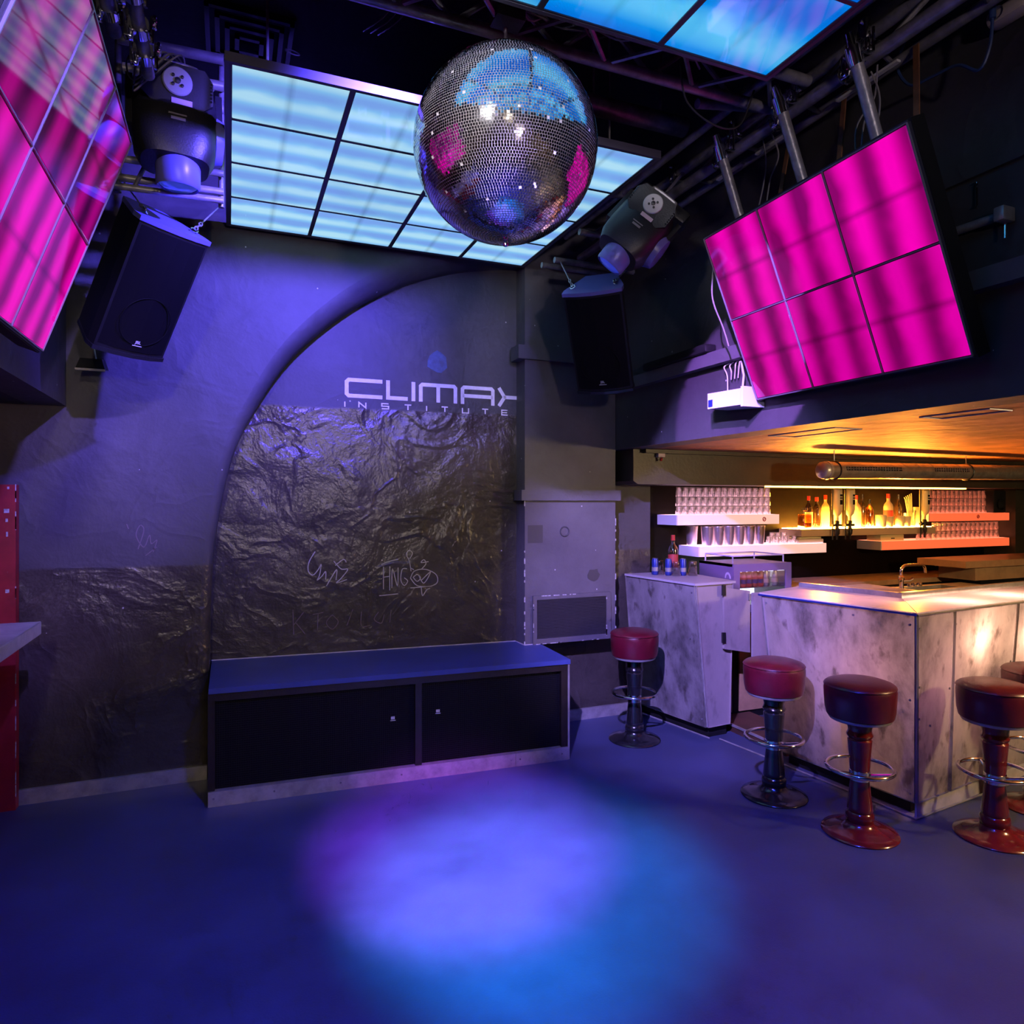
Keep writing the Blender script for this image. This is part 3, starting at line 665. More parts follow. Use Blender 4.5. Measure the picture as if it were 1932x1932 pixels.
# ================================================================== MIRROR BALL
BC, BR = Vector((0.967, 2.414, 3.036)), 0.345
ball = thing('mirror_ball', 'large mirror ball hanging over the dance floor', 'mirror ball', BC)
core = MB(); prof = [(BR * 0.9965 * math.sin(math.pi * i / 60), -BR * 0.9965 * math.cos(math.pi * i / 60)) for i in range(61)]
core.lathe(prof, 128).build('core', 'ball_core', ball)
tile = 0.0098
rows = int(math.pi * BR / tile)
vs = []; fs = []
rnd = random.Random(3)
for i in range(rows):
    th = math.pi * (i + 0.5) / rows
    cnt = max(3, int(2 * math.pi * BR * math.sin(th) / tile))
    ph0 = rnd.uniform(0, 6.28)
    for k in range(cnt):
        if rnd.random() < 0.006: continue
        ph = ph0 + 2 * math.pi * k / cnt
        n = Vector((math.sin(th) * math.cos(ph), math.sin(th) * math.sin(ph), math.cos(th)))
        u = Vector((-math.sin(ph), math.cos(ph), 0)); v = n.cross(u)
        q = (n + u * rnd.gauss(0, 0.012) + v * rnd.gauss(0, 0.018)).normalized()
        u2 = (u - q * u.dot(q)).normalized(); v2 = q.cross(u2)
        h = tile * 0.40; c0 = n * (BR + 0.001); o = len(vs)
        for a, b in ((-1, -1), (1, -1), (1, 1), (-1, 1)): vs.append(tuple(c0 + u2 * (a * h) + v2 * (b * h)))
        for a, b in ((-1, -1), (1, -1), (1, 1), (-1, 1)): vs.append(tuple(c0 + u2 * (a * h) + v2 * (b * h) - q * 0.004))
        fs += [(o, o + 1, o + 2, o + 3), (o, o + 4, o + 5, o + 1), (o + 1, o + 5, o + 6, o + 2), (o + 2, o + 6, o + 7, o + 3), (o + 3, o + 7, o + 4, o)]
me = bpy.data.meshes.new('mirror_tiles'); me.from_pydata(vs, [], fs); me.materials.append(MATS['mirror'])
mt = bpy.data.objects.new('mirror_tiles', me); COL.objects.link(mt); mt.parent = ball; mt['kind'] = 'stuff'
MB().lathe([(0.0, -0.028), (0.009, -0.024), (0.011, -0.014), (0.006, -0.004), (0.012, 0.006), (0.02, 0.012)], 16, Matrix.Translation((0, 0, -BR))).build('finial', 'chrome', ball)
MB().lathe([(0.0, 0.05), (0.03, 0.05), (0.035, 0.03), (0.06, 0.02), (0.07, 0.0), (0.07, -0.02)], 24, Matrix.Translation((0, 0, BR))).build('top_cap', 'chrome', ball)
MB().tube((0, 0, BR + 0.04), (0, 0, BR + 0.11), 0.007, 8).build('hanging_shaft', 'steel_pipe', ball)

# ================================================================== TRUSSES
def truss_ladder(name, label, p0, p1, up, w, h, npitch, r=0.024, mat='steel_dark', group='trusses'):
    """two lower chords + two upper chords with zig-zag webs"""
    p0 = Vector(p0); p1 = Vector(p1); up = Vector(up); d = (p1 - p0).normalized(); side = d.cross(up).normalized()
    t = thing(name, label, 'truss', p0, group=group)
    offs = [side * (-w / 2), side * (w / 2), side * (-w / 2) + up * h, side * (w / 2) + up * h]
    for o in offs: MB().tube(p0 + o, p1 + o, r, 12).build('chord', mat, t, world=True)
    L = (p1 - p0).length; st = L / npitch
    for k in range(npitch):
        for a, b in ((offs[0], offs[2]), (offs[1], offs[3])):
            q0 = p0 + d * (k * st) ; q1 = p0 + d * ((k + 0.5) * st); q2 = p0 + d * ((k + 1) * st)
            MB().tube(q0 + b, q1 + a, r * 0.45, 8).build('brace', mat, t, world=True)
            MB().tube(q1 + a, q2 + b, r * 0.45, 8).build('brace', mat, t, world=True)
        q0 = p0 + d * (k * st); q1 = p0 + d * ((k + 0.5) * st); q2 = p0 + d * ((k + 1) * st)
        MB().tube(q0 + offs[0], q1 + offs[1], r * 0.42, 6).build('brace', mat, t, world=True)
        MB().tube(q1 + offs[1], q2 + offs[0], r * 0.42, 6).build('brace', mat, t, world=True)
    return t
tf = truss_ladder('truss', 'dark truss crossing above the mirror ball', (-0.30, 2.36, 3.505), (2.30, 2.36, 3.505), (0, 0, 1), 0.225, 0.18, 6)
# mirror ball motor and safety link hang on that truss
mo = thing('ball_motor', 'black motor clamped to the truss above the mirror ball', 'motor', (0.967, 2.395, 3.49))
MB().bbox((-0.06, -0.045, -0.0), (0.06, 0.045, 0.11), 0.012).build('motor_case', 'black_plastic', mo)
MB().torus((0.0, 0.0, 0.16), (1, 0, 0), 0.05, 0.008, 20, 8).build('clamp_ring', 'chrome', mo)
MB().torus((0.08, 0.0, 0.13), (1, 0, 0), 0.035, 0.006, 16, 8).build('clamp_ring', 'chrome', mo)
# looms of cable inside the truss
for k in range(9):
    pts = []; x = 0.3 + 0.12 * k
    for j in range(7): pts.append((x + j * 0.14, 2.36 + random.uniform(-0.09, 0.09), 3.545 + random.uniform(-0.01, 0.08)))
    cb = MB().path(catmull(pts, 5), random.uniform(0.003, 0.006), 5).build('cable', 'cable_dark' if k % 2 else 'cable_grey', tf, world=True)
MB().path(catmull([(1.75, 2.40, 3.54), (1.80, 2.42, 3.40), (1.95, 2.42, 3.33), (2.08, 2.42, 3.36), (2.16, 2.42, 3.53)], 8), 0.004, 5).build('cable', 'cable_dark', tf, world=True)
for xx in (0.60, 0.63, 0.66):
    MB().path(catmull([(xx, 2.5, 3.78), (xx + 0.02, 2.64, 3.70), (xx - 0.02, 2.74, 3.65), (xx - 0.1, 2.80, 3.60)], 6), 0.0025, 5).build('cable', 'cable_dark', tf, world=True)

# right hand truss along the wall
trr = thing('truss', 'bundle of steel tubes running above the pink panel over the bar', 'truss', (2.3, 0.0, 3.5), group='trusses')
for (x, z, r) in [(2.41, 3.60, 0.026), (2.315, 3.435, 0.028), (2.53, 3.50, 0.022), (2.20, 3.57, 0.020)]:
    MB().tube((x, -0.6, z), (x, 4.35, z), r, 14).build('chord', 'steel_dark', trr, world=True)
for k in range(11):
    y = 0.2 + 0.38 * k
    MB().tube((2.41, y, 3.60), (2.315, y + 0.19, 3.435), 0.010, 8).tube((2.315, y + 0.19, 3.435), (2.53, y + 0.30, 3.50), 0.010, 8).build('brace', 'steel_dark', trr, world=True)
for y in (1.955, 2.337, 2.739, 3.25):
    for (x, z, r) in [(2.41, 3.60, 0.034), (2.315, 3.435, 0.036)]:
        c_ = MB()
        c_.tube((x, y + 0.05, z), (x, y + 0.10, z), r, 14)
        c_.bbox((x - 0.05, y + 0.055, z - 0.05), (x - 0.02, y + 0.095, z + 0.05), 0.006)
        c_.tube((x - 0.06, y + 0.075, z - 0.035), (x + 0.05, y + 0.075, z - 0.035), 0.006, 6)
        c_.tube((x - 0.06, y + 0.075, z + 0.035), (x + 0.05, y + 0.075, z + 0.035), 0.006, 6)
        c_.torus((x, y + 0.115, z), (0, 1, 0), r * 0.95, 0.006, 16, 6)
        c_.build('coupler', 'chrome', trr, world=True)
for y in (2.60, 1.72, 3.6):
    MB().tube((1.99, y, 3.53), (2.41, y, 3.60), 0.022, 12).build('cross_tube', 'steel_dark', trr, world=True)
for y0, y1 in ((1.95, 2.25), (2.55, 2.75), (2.85, 3.05)):
    MB().hexa([(2.46, y0, 3.455), (2.48, y0, 3.455), (2.48, y1, 3.455), (2.46, y1, 3.455), (2.46, y0, 3.465), (2.48, y0, 3.465), (2.48, y1, 3.465), (2.46, y1, 3.465)]).build('cable_tie_strip', 'cable_white', trr, world=True)
# tubes behind the far right end
for i, (y, z) in enumerate([(3.75, 3.36), (4.1, 3.30), (4.3, 3.33)]):
    MB().tube((1.99, y, z), (2.60, y, z), 0.020, 10).build('cross_tube', 'steel_dark', trr, world=True)

# left hand truss and tubes
tl = thing('truss', 'worn steel tubes behind the left moving head', 'truss', (-0.35, 2.0, 3.4), group='trusses')
for (x, z, r) in [(-0.42, 3.56, 0.027), (-0.30, 3.42, 0.024), (-0.52, 3.40, 0.022)]:
    MB().tube((x, -0.6, z), (x, 3.12, z), r, 14).build('chord', 'steel_dark', tl, world=True)
for y, z, x0, r in [(3.648, 3.852, -0.479, 0.0242), (3.648, 3.72, -0.456, 0.0242), (3.648, 3.609, -0.285, 0.022), (3.648, 3.387, -0.513, 0.0187), (3.648, 3.296, -0.513, 0.0165), (3.671, 3.216, -0.57, 0.0176), (3.648, 3.165, -0.513, 0.0154)]:
    MB().tube((x0, y, z), (-0.024, y - 0.01, z + 0.004), r, 12).build('cross_tube', 'steel_brushed', tl, world=True)
for x in (-0.48, -0.035): MB().tube((x, 3.68, 3.15), (x, 3.68, 3.87), 0.014, 10).build('upright_tube', 'steel_dark', tl, world=True)
for x0, x1, z0, z1 in ((-0.34, -0.25, 3.72, 3.855), (-0.16, -0.06, 3.61, 3.72), (-0.41, -0.32, 3.17, 3.387)):
    MB().tube((x0, 3.645, z0), (x1, 3.645, z1), 0.010, 8).build('brace', 'steel_dark', tl, world=True)
for y in (2.62, 2.82, 2.98):
    c_ = MB()
    for x, z in ((-0.42, 3.56), (-0.30, 3.42)):
        c_.tube((x, y - 0.03, z), (x, y + 0.03, z), 0.034, 14)
        c_.bbox((x - 0.05, y - 0.02, z - 0.05), (x - 0.02, y + 0.02, z + 0.05), 0.006)
        c_.tube((x + 0.04, y, z - 0.05), (x + 0.04, y, z + 0.05), 0.007, 6)
        c_.torus((x + 0.05, y, z + 0.03), (1, 0, 0), 0.02, 0.006, 12, 6)
    c_.build('coupler', 'chrome', tl, world=True)
for k in range(3):
    MB().path(catmull([(-0.36, 3.35, 3.68), (-0.40 + 0.03 * k, 3.30, 3.55 - 0.03 * k), (-0.36, 3.25, 3.46 - 0.02 * k), (-0.26 + 0.03 * k, 3.25, 3.60), (-0.19, 3.55, 3.72)], 8), 0.004, 5).build('cable', 'cable_grey', tl, world=True)

# ================================================================== MOVING HEADS
def moving_head(label, loc, rot):
    t = thing('moving_head_light', label, 'stage light', loc, rot, 'moving head lights')
    # lamp body: squarish barrel
    body = MB(); n = 32; prof = [(0.0, 0.16), (0.70, 0.155), (0.92, 0.12), (1.0, 0.05), (1.0, -0.06), (0.95, -0.13), (0.80, -0.175), (0.0, -0.19)]
    vs = []; fs = []
    for r, z in prof:
        for k in range(n):
            a = 2 * math.pi * k / n; ca, sa = math.cos(a), math.sin(a); e = 0.62
            vs.append((0.150 * r * math.copysign(abs(ca) ** e, ca), 0.115 * r * math.copysign(abs(sa) ** e, sa), z))
    for i in range(len(prof) - 1):
        for k in range(n): fs.append((i * n + k, i * n + (k + 1) % n, (i + 1) * n + (k + 1) % n, (i + 1) * n + k))
    body.add(vs, fs, True); body.build('lamp_body', 'black_plastic', t)
    # tilted service plate with rounded-octagon outline
    oct_ = [(-0.125, -0.045), (-0.09, -0.075), (0.09, -0.075), (0.125, -0.045), (0.125, 0.035), (0.095, 0.075), (-0.095, 0.075), (-0.125, 0.035)]
    Mp = Matrix.Translation((0, -0.108, 0.085)) @ Matrix.Rotation(R(14), 4, 'X')
    pl_ = MB().prism(oct_, 'y', -0.022, 0.03).xf(Mp).build('service_plate', 'black_plastic', t)
    MB().lathe([(0.0, 0.0), (0.048, 0.0), (0.052, 0.004), (0.052, 0.01)], 28, Mp @ Matrix.Translation((0, -0.032, 0.01)) @ Matrix.Rotation(R(-90), 4, 'X')).build('bearing_disc', 'disc_grey', t)
    b = MB()
    for a in range(4): b.lathe([(0.0, -0.006), (0.006, -0.005), (0.006, 0.0)], 8, Mp @ Matrix.Translation((0.022 * math.cos(a * 1.57 + .78), -0.033, 0.01 + 0.022 * math.sin(a * 1.57 + .78))) @ Matrix.Rotation(R(-90), 4, 'X'))
    b.lathe([(0.0, -0.008), (0.011, -0.006), (0.011, 0.0)], 12, Mp @ Matrix.Translation((0, -0.033, 0.01)) @ Matrix.Rotation(R(-90), 4, 'X'))
    b.build('bolt', 'black_plastic', t)
    MB().box((-0.02, -0.025, -0.070), (0.052, -0.0225, -0.050)).xf(Mp).build('sticker', 'paper_label', t)
    v = MB()
    for s_ in (-1, 1):
        for k in range(6): v.box((s_ * 0.118 - 0.004, -0.024, -0.035 + k * 0.013), (s_ * 0.118 + 0.004, -0.02, -0.028 + k * 0.013))
    v.xf(Mp).build('vent_slot', 'black_gloss', t)
    # lettering strips on the belly
    MB().box((-0.03, -0.1165, -0.035), (0.032, -0.115, -0.029)).box((-0.022, -0.1165, -0.055), (0.028, -0.115, -0.043)).build('print_strip', 'cable_grey', t)
    # side shell, the blue light on it put into its colour
    MB().lathe([(0.0, 0.0), (0.07, 0.0), (0.095, 0.02), (0.10, 0.06), (0.085, 0.10), (0.0, 0.11)], 28, Matrix.Translation((0.075, 0.03, -0.02)) @ Matrix.Rotation(R(90), 4, 'Y')).build('side_shell', 'blue_lit_shell', t)
    # lens barrel
    Ml = Matrix.Translation((0.01, -0.01, -0.175)) @ Matrix.Rotation(R(14), 4, 'X')
    MB().lathe([(0.072, 0.02), (0.080, -0.01), (0.080, -0.075), (0.074, -0.085), (0.068, -0.08)], 28, Ml).build('lens_barrel', 'blue_lit_shell', t)
    MB().lathe([(0.070, -0.076), (0.05, -0.088), (0.0, -0.094)], 28, Ml).build('lens', 'lens_blue', t)
    # handle and yoke, base
    MB().path(catmull([(-0.085, -0.05, 0.15), (-0.075, -0.06, 0.20), (-0.06, -0.06, 0.215), (0.06, -0.06, 0.215), (0.075, -0.06, 0.20), (0.085, -0.05, 0.15)], 5), 0.010, 8).build('handle', 'steel_dark', t)
    for s_ in (-1, 1):
        MB().prism([(-0.04, -0.06), (0.05, -0.06), (0.06, 0.15), (-0.03, 0.15)], 'x', s_ * 0.158 - 0.012, s_ * 0.158 + 0.012).build('yoke_arm', 'black_plastic', t)
    return t
def hang_base(t, topz):
    for s_ in (-1, 1): MB().path([(s_ * 0.07, 0.04, 0.12), (s_ * 0.07, 0.10, 0.18), (s_ * 0.07, 0.165, topz)], 0.012, 8).build('hook_clamp', 'steel_dark', t)
mh = moving_head('upright black moving head light beside the left pink panel', (-0.226, 3.45, 3.402), (R(-8), 0, R(8)))
hang_base(mh, 0.20)
mh.scale = (1.15, 1.15, 1.15)
mh2 = moving_head('tilted black moving head light right of the mirror ball', (2.03, 3.16, 3.16), (R(-12), R(40), R(-30)))
MB().bbox((-0.16, 0.02, 0.20), (0.16, 0.16, 0.28), 0.02).build('base_box', 'black_plastic', mh2)

# ================================================================== HANGING SPEAKERS
def speaker(label, loc, rot, anchors):
    w, h, d = 0.36, 0.66, 0.34
    t = thing('hanging_speaker', label, 'speaker', loc, rot, 'hanging speakers')
    # cabinet: trapezoid in plan, curved front
    plan = [(-w / 2, 0.03), (-w / 4, 0.008), (0, 0.0), (w / 4, 0.008), (w / 2, 0.03), (w / 2, 0.09), (w * 0.27, d), (-w * 0.27, d), (-w / 2, 0.09)]
    MB().prism(plan, 'z', 0.012, h - 0.012).build('cabinet', 'black_paint', t)
    cap = [(x * 1.03, y * 1.02 - 0.006) for x, y in plan]
    MB().prism(cap, 'z', h - 0.014, h + 0.008).build('top_plate', 'blue_lit_shell', t)  # blue light falling on the plate is painted into its colour
    MB().prism(cap, 'z', -0.006, 0.014).build('bottom_plate', 'black_plastic', t)
    g = MB(); vs = []; fs = []
    pts = [(-w / 2 + 0.012, 0.026), (-w / 4, 0.004), (0, -0.004), (w / 4, 0.004), (w / 2 - 0.012, 0.026)]
    g.prism([(x, y) for x, y in pts] + [(x, y + 0.008) for x, y in reversed(pts)], 'z', 0.03, h - 0.03); g.build('grille', 'black_mesh', t)
    MB().torus((0, -0.003, 0.19), (0, 1, 0), 0.125, 0.0025, 32, 6).build('woofer_ring', 'black_mesh', t)
    bd = bpy.data.curves.new('logo', 'FONT'); bd.body = 'JBL'; bd.size = 0.022; bd.align_x = 'CENTER'; bd.extrude = 0.0008
    lo = bpy.data.objects.new('logo', bd); COL.objects.link(lo)
    me = bpy.data.meshes.new_from_object(lo.evaluated_get(bpy.context.evaluated_depsgraph_get())); bpy.data.objects.remove(lo)
    me.materials.append(MATS['logo_white']); lo = bpy.data.objects.new('logo', me); COL.objects.link(lo); lo.parent = t
    lo.location = (0.0, -0.0075, 0.075); lo.rotation_euler = (R(90), 0, 0)
    MB().box((-0.024, -0.008, 0.062), (0.024, -0.006, 0.065)).build('logo_bar', 'logo_white', t)
    inv = t.matrix_basis.inverted()
    for s_, an in zip((-1, 1), anchors):
        a = Vector((s_ * w * 0.36, 0.10, h + 0.02)); b = inv @ Vector(an)
        MB().torus(a, (b - a).cross(Vector((0, 1, 0.3))), 0.017, 0.004, 14, 6).build('ring_bolt', 'chrome', t)
        dirv = (b - a).normalized(); ch = MB(); L = (b - a).length; sidev = dirv.orthogonal().normalized()
        for k in range(3):
            c = a + dirv * (0.03 + k * 0.032); ax = sidev if k % 2 else dirv.cross(sidev)
            ch.path([c + dirv * (0.02 * math.cos(q)) + dirv.cross(ax) * (0.008 * math.sin(q)) for q in [2 * math.pi * i / 10 for i in range(10)]], 0.0035, 6, closed=True)
        ch.tube(a + dirv * 0.115, b, 0.004, 6)
        ch.build('suspension_chain', 'steel_pipe', t)
    return t
speaker('black speaker hanging by chains below the left moving head', (-0.448, 3.885, 2.422), (0.59, 0, R(40)), [(-0.50, 4.05, 3.35), (-0.04, 4.05, 3.31)])
speaker('black speaker hanging by chains in front of the grey pillar', (2.261, 3.914, 2.408), (0.605, 0, R(-42.6)), [(2.03, 4.1, 3.30), (2.50, 3.95, 3.30)])

# ================================================================== BENCH STAGE
BZ = 0.66
FL, FR = Vector((-0.109, 4.187)), Vector((2.075, 4.066))
bd_ = (FR - FL).normalized(); bn = Vector((bd_.y, -bd_.x))          # bn points to the room
bench = thing('bench_stage', 'low black bench stage with blue top under the arch', 'bench', (FL.x, FL.y, 0))
def bp(s, d, z):    # s metres along the front, d metres in front (+) / behind (-)
    p = FL + bd_ * s + bn * d; return (p.x, p.y, z)
LB = (FR - FL).length
MB().prism([(-0.105, 4.187 - 0.012), (2.085, 4.066 - 0.012), (2.11, 4.575), (1.975, 4.575), (1.975, 4.742), (-0.105, 4.918)], 'z', BZ - 0.03, BZ).build('top', 'bench_vinyl', bench, world=True)
def bbx(s0, s1, d0, d1, z0, z1): return MB().hexa([bp(s0, d0, z0), bp(s1, d0, z0), bp(s1, d1, z0), bp(s0, d1, z0), bp(s0, d0, z1), bp(s1, d0, z1), bp(s1, d1, z1), bp(s0, d1, z1)])
def addbb(mb, *a): mb.add(bbx(*a).v, bbx(*a).f); return mb
MB().prism([(-0.095, 4.25), (2.06, 4.13), (2.085, 4.57), (1.97, 4.57), (1.97, 4.735), (-0.095, 4.91)], 'z', 0.0, BZ - 0.03).build('carcass', 'black_paint', bench, world=True)
LS = LB * 0.5425
for s0, s1, z0, z1 in [(0, LB, BZ - 0.075, BZ - 0.03), (0, 0.035, 0.085, BZ - 0.075), (LB - 0.05, LB, 0.085, BZ - 0.075), (LS - 0.02, LS + 0.02, 0.085, BZ - 0.075)]:
    bbx(s0, s1, 0, -0.055, z0, z1).build('frame_board', 'wood_dark', bench, world=True)
bbx(LB - 0.004, LB + 0.008, 0.004, -0.03, 0.0, BZ - 0.03).build('edge_trim', 'steel_brushed', bench, world=True)
for s0, s1 in ((0.035, LS - 0.02), (LS + 0.02, LB - 0.05)):
    gr = bbx(s0, s1, -0.03, -0.05, 0.085, BZ - 0.075).build('speaker_grille', 'black_mesh', bench, world=True)
    wires = MB()
    k = s0 + 0.01
    while k < s1 - 0.005: addbb(wires, k, k + 0.0022, -0.027, -0.031, 0.088, BZ - 0.078); k += 0.0125
    z = 0.095
    while z < BZ - 0.08: addbb(wires, s0 + 0.002, s1 - 0.002, -0.0265, -0.031, z, z + 0.0022); z += 0.0125
    wo = wires.build('grille_wires', 'grille_wire', gr); wo['kind'] = 'stuff'
    inv = bench.matrix_basis.inverted(); wo.data.transform(inv)
for s0, zz in ((LS - 0.165, 0.37), (LS + 0.115, 0.385)):
    m_ = MB()
    for i in range(3): addbb(m_, s0 + i * 0.008, s0 + i * 0.008 + 0.006, -0.02, -0.026, zz + 0.006, zz + 0.022)
    addbb(m_, s0 - 0.004, s0 + 0.028, -0.02, -0.026, zz - 0.003, zz); m_.build('badge', 'logo_white', bench, world=True)
sx = [0.0, LB * 0.83, LB]
for a, b in zip(sx[:-1], sx[1:]): bbx(a + 0.001, b - 0.001, 0.010, -0.05, 0.0, 0.083).build('kick_plate', 'steel_brushed', bench, world=True)
MB().path([(-0.105, 4.914, BZ + 0.002), (1.975, 4.738, BZ + 0.002), (1.982, 4.577, BZ + 0.002), (2.10, 4.577, BZ + 0.002)], 0.005, 6).build('back_strip', 'ledge_white', bench, world=True)
sc_ = MB()
for s_ in (0.03, 0.35, 0.72, 1.08, LB * 0.83 - 0.03, LB * 0.83 + 0.03, LB - 0.05):
    p = Vector(bp(s_, 0.010, 0.045)); sc_.tube(p, p + Vector((bn.x, bn.y, 0)) * 0.003, 0.006, 8)
sc_.build('screw', 'steel_dark', bench, world=True)

# ================================================================== AIR VENT ON THE PILLAR
av = thing('air_vent_grille', 'slatted air vent with chipped white frame low on the pillar', 'vent', (2.37, 4.58, 0.66))
fr = MB().box((2.045, 4.565, 0.66), (2.075, 4.584, 1.015)).box((2.655, 4.565, 0.66), (2.695, 4.584, 1.015)).box((2.075, 4.565, 0.985), (2.655, 4.584, 1.015)).box((2.075, 4.565, 0.66), (2.655, 4.584, 0.70))
fr.build('frame', 'pillar_paint', av, world=True)
for k in range(24):
    z = 0.705 + k * 0.0118
    MB().hexa([(2.075, 4.566, z), (2.655, 4.566, z), (2.655, 4.582, z + 0.006), (2.075, 4.582, z + 0.006), (2.075, 4.566, z + 0.002), (2.655, 4.566, z + 0.002), (2.655, 4.582, z + 0.008), (2.075, 4.582, z + 0.008)]).build('slat', 'grille_slat', av, world=True)
for k in range(26):
    e = random.choice('lrtb'); q = random.uniform(0, 1); s_ = random.uniform(0.01, 0.05)
    if e == 'l': a, b = (2.044, 4.563, 0.67 + q * 0.3), (2.050, 4.566, 0.67 + q * 0.3 + s_)
    elif e == 'r': a, b = (2.652, 4.563, 0.67 + q * 0.3), (2.660, 4.566, 0.67 + q * 0.3 + s_)
    elif e == 't': a, b = (2.06 + q * 0.55, 4.563, 1.009), (2.06 + q * 0.55 + s_, 4.566, 1.016)
    else: a, b = (2.06 + q * 0.55, 4.563, 0.66), (2.06 + q * 0.55 + s_, 4.566, 0.665)
    MB().box(a, b).build('paint_chip', 'chip_white', av, world=True)

# ================================================================== LEFT SIDE: POST, LEDGE, FLOOD LAMP
rp = thing('red_post', 'red wooden post with white chips at the left edge', 'post', (-1.2, 4.56, 0))
MB().box((-1.165, 4.55, 0), (-1.088, 4.615, 1.795)).build('post_board', 'red_paint', rp, world=True)
MB().box((-1.45, 4.58, 0), (-1.168, 4.615, 1.795)).build('post_panel', 'red_paint', rp, world=True)
for z in (1.77, 1.64, 1.59, 1.51, 1.31, 1.20):
    MB().box((-1.135 + random.uniform(-0.01, 0.01), 4.548, z), (-1.125 + random.uniform(0, 0.008), 4.5505, z + random.uniform(0.008, 0.03))).build('paint_chip', 'chip_white', rp, world=True)
for k in range(14):
    z = random.uniform(0.05, 1.75); MB().box((-1.090, 4.549, z), (-1.086, 4.552, z + random.uniform(0.02, 0.09))).build('paint_chip', 'chip_white', rp, world=True)
lg = thing('drink_ledge', 'pale drinks ledge with square edge at the left', 'ledge', (-1.2, 2.6, 0))
MB().bbox((-1.45, 1.6, 1.035), (-0.872, 4.10, 1.10), 0.004, 1).build('ledge_board', 'ledge_white', lg, world=True)
MB().box((-1.32, 1.7, 0.0), (-1.24, 4.0, 1.035)).build('support_panel', 'red_paint', lg, world=True)
fl = thing('flood_lamp', 'small black flood lamp under the left hanging speaker', 'lamp', (-0.71, 4.60, 2.44))
MB().hexa([(-0.785, 4.42, 2.435), (-0.64, 4.42, 2.435), (-0.64, 4.55, 2.455), (-0.785, 4.55, 2.455), (-0.765, 4.44, 2.50), (-0.66, 4.44, 2.50), (-0.66, 4.55, 2.515), (-0.765, 4.55, 2.515)]).build('lamp_housing', 'black_paint', fl, world=True)
MB().box((-0.785, 4.415, 2.428), (-0.64, 4.43, 2.440)).build('front_rim', 'steel_dark', fl, world=True)
MB().path([(-0.71, 4.55, 2.48), (-0.71, 4.63, 2.48), (-0.73, 4.63, 2.60)], 0.008, 6).build('bracket', 'steel_dark', fl, world=True)

# ================================================================== BAR STOOLS
def stool(label, loc, colmat):
    t = thing('bar_stool', label, 'bar stool', loc, group='bar stools')
    MB().lathe([(0, 0.0), (0.183, 0.0), (0.185, 0.006), (0.180, 0.013), (0.14, 0.022), (0.095, 0.034), (0.072, 0.05), (0.066, 0.062), (0, 0.062)], 40).build('base', colmat, t)
    MB().lathe([(0, 0.06), (0.062, 0.06), (0.066, 0.072), (0.069, 0.088), (0.066, 0.104), (0.058, 0.112), (0.062, 0.122), (0.060, 0.135), (0.054, 0.19), (0.046, 0.262), (0.0455, 0.278)], 28).build('lower_column', colmat, t)
    MB().lathe([(0.0455, 0.272), (0.050, 0.274), (0.050, 0.322), (0.0455, 0.324)], 28).build('ring_collar', 'chrome', t)
    MB().lathe([(0.046, 0.32), (0.049, 0.34), (0.052, 0.40), (0.057, 0.455), (0.059, 0.478), (0.052, 0.486), (0.061, 0.496), (0.064, 0.506), (0.058, 0.518), (0.056, 0.532), (0.062, 0.56), (0.066, 0.585), (0, 0.59)], 28).build('upper_column', colmat, t)
    fr_ = MB().torus((0, 0, 0.335), (0, 0, 1), 0.158, 0.0105, 44, 10).build('foot_ring', 'chrome', t)
    for k in range(3):
        a = 2 * math.pi * k / 3 + 1.0
        MB().tube((0.045 * math.cos(a), 0.045 * math.sin(a), 0.305), (0.152 * math.cos(a), 0.152 * math.sin(a), 0.333), 0.007, 8).build('spoke', 'chrome', t)
    MB().lathe([(0, 0.585), (0.145, 0.585), (0.150, 0.592), (0.150, 0.60)], 40).build('seat_plate', 'steel_brushed', t)
    MB().lathe([(0.145, 0.598), (0.158, 0.605), (0.166, 0.64), (0.170, 0.70), (0.171, 0.738), (0.167, 0.752), (0.172, 0.757), (0.168, 0.764), (0.158, 0.772), (0.12, 0.784), (0.06, 0.790), (0, 0.791)], 48).build('seat_cushion', 'leather_red', t)
    return t
stool('dark red bar stool with black column by the short bar block', (2.685, 4.222, 0), 'lacquer_black')
stool('dark red bar stool with black column by the bar flap', (2.923, 3.112, 0), 'lacquer_black')
stool('red bar stool on a red column left of the bar corner', (3.003, 2.594, 0), 'lacquer_red')
stool('red bar stool on a red column right of the bar corner', (3.600, 2.300, 0), 'lacquer_red')
stool('bar stool cut off by the right picture edge', (4.17, 2.43, 0), 'lacquer_red')

# ================================================================== SHORT BAR BLOCK
TOPZ = 1.12
def lean_panel(mb, b0, b1, t0, t1, z0, z1, th=0.014):
    """panel between bottom edge b0-b1 and top edge t0-t1 (xy pairs)"""
    d = Vector((t1[0] - t0[0], t1[1] - t0[1])).normalized(); n = Vector((-d.y, d.x)) * th
    p = [(b0[0], b0[1], z0), (b1[0], b1[1], z0), (b1[0] + n.x, b1[1] + n.y, z0), (b0[0] + n.x, b0[1] + n.y, z0),
         (t0[0], t0[1], z1), (t1[0], t1[1], z1), (t1[0] + n.x, t1[1] + n.y, z1), (t0[0] + n.x, t0[1] + n.y, z1)]
    # sheet with folded-back edges, open behind so that the lamps shine through one skin
    return mb.add(p, [(3, 2, 1, 0), (4, 5, 6, 7), (0, 1, 5, 4), (1, 2, 6, 5), (3, 0, 4, 7)])
def slab(poly, z0, z1):
    n = len(poly); m_ = MB()
    return m_.add([(x, y, z0) for x, y in poly] + [(x, y, z1) for x, y in poly], [list(range(n, 2 * n))] + [[i, (i + 1) % n, (i + 1) % n + n, i + n] for i in range(n)])
sb = thing('bar_block', 'short scuffed white bar block against the back wall', 'bar counter', (3.25, 4.4, 0))
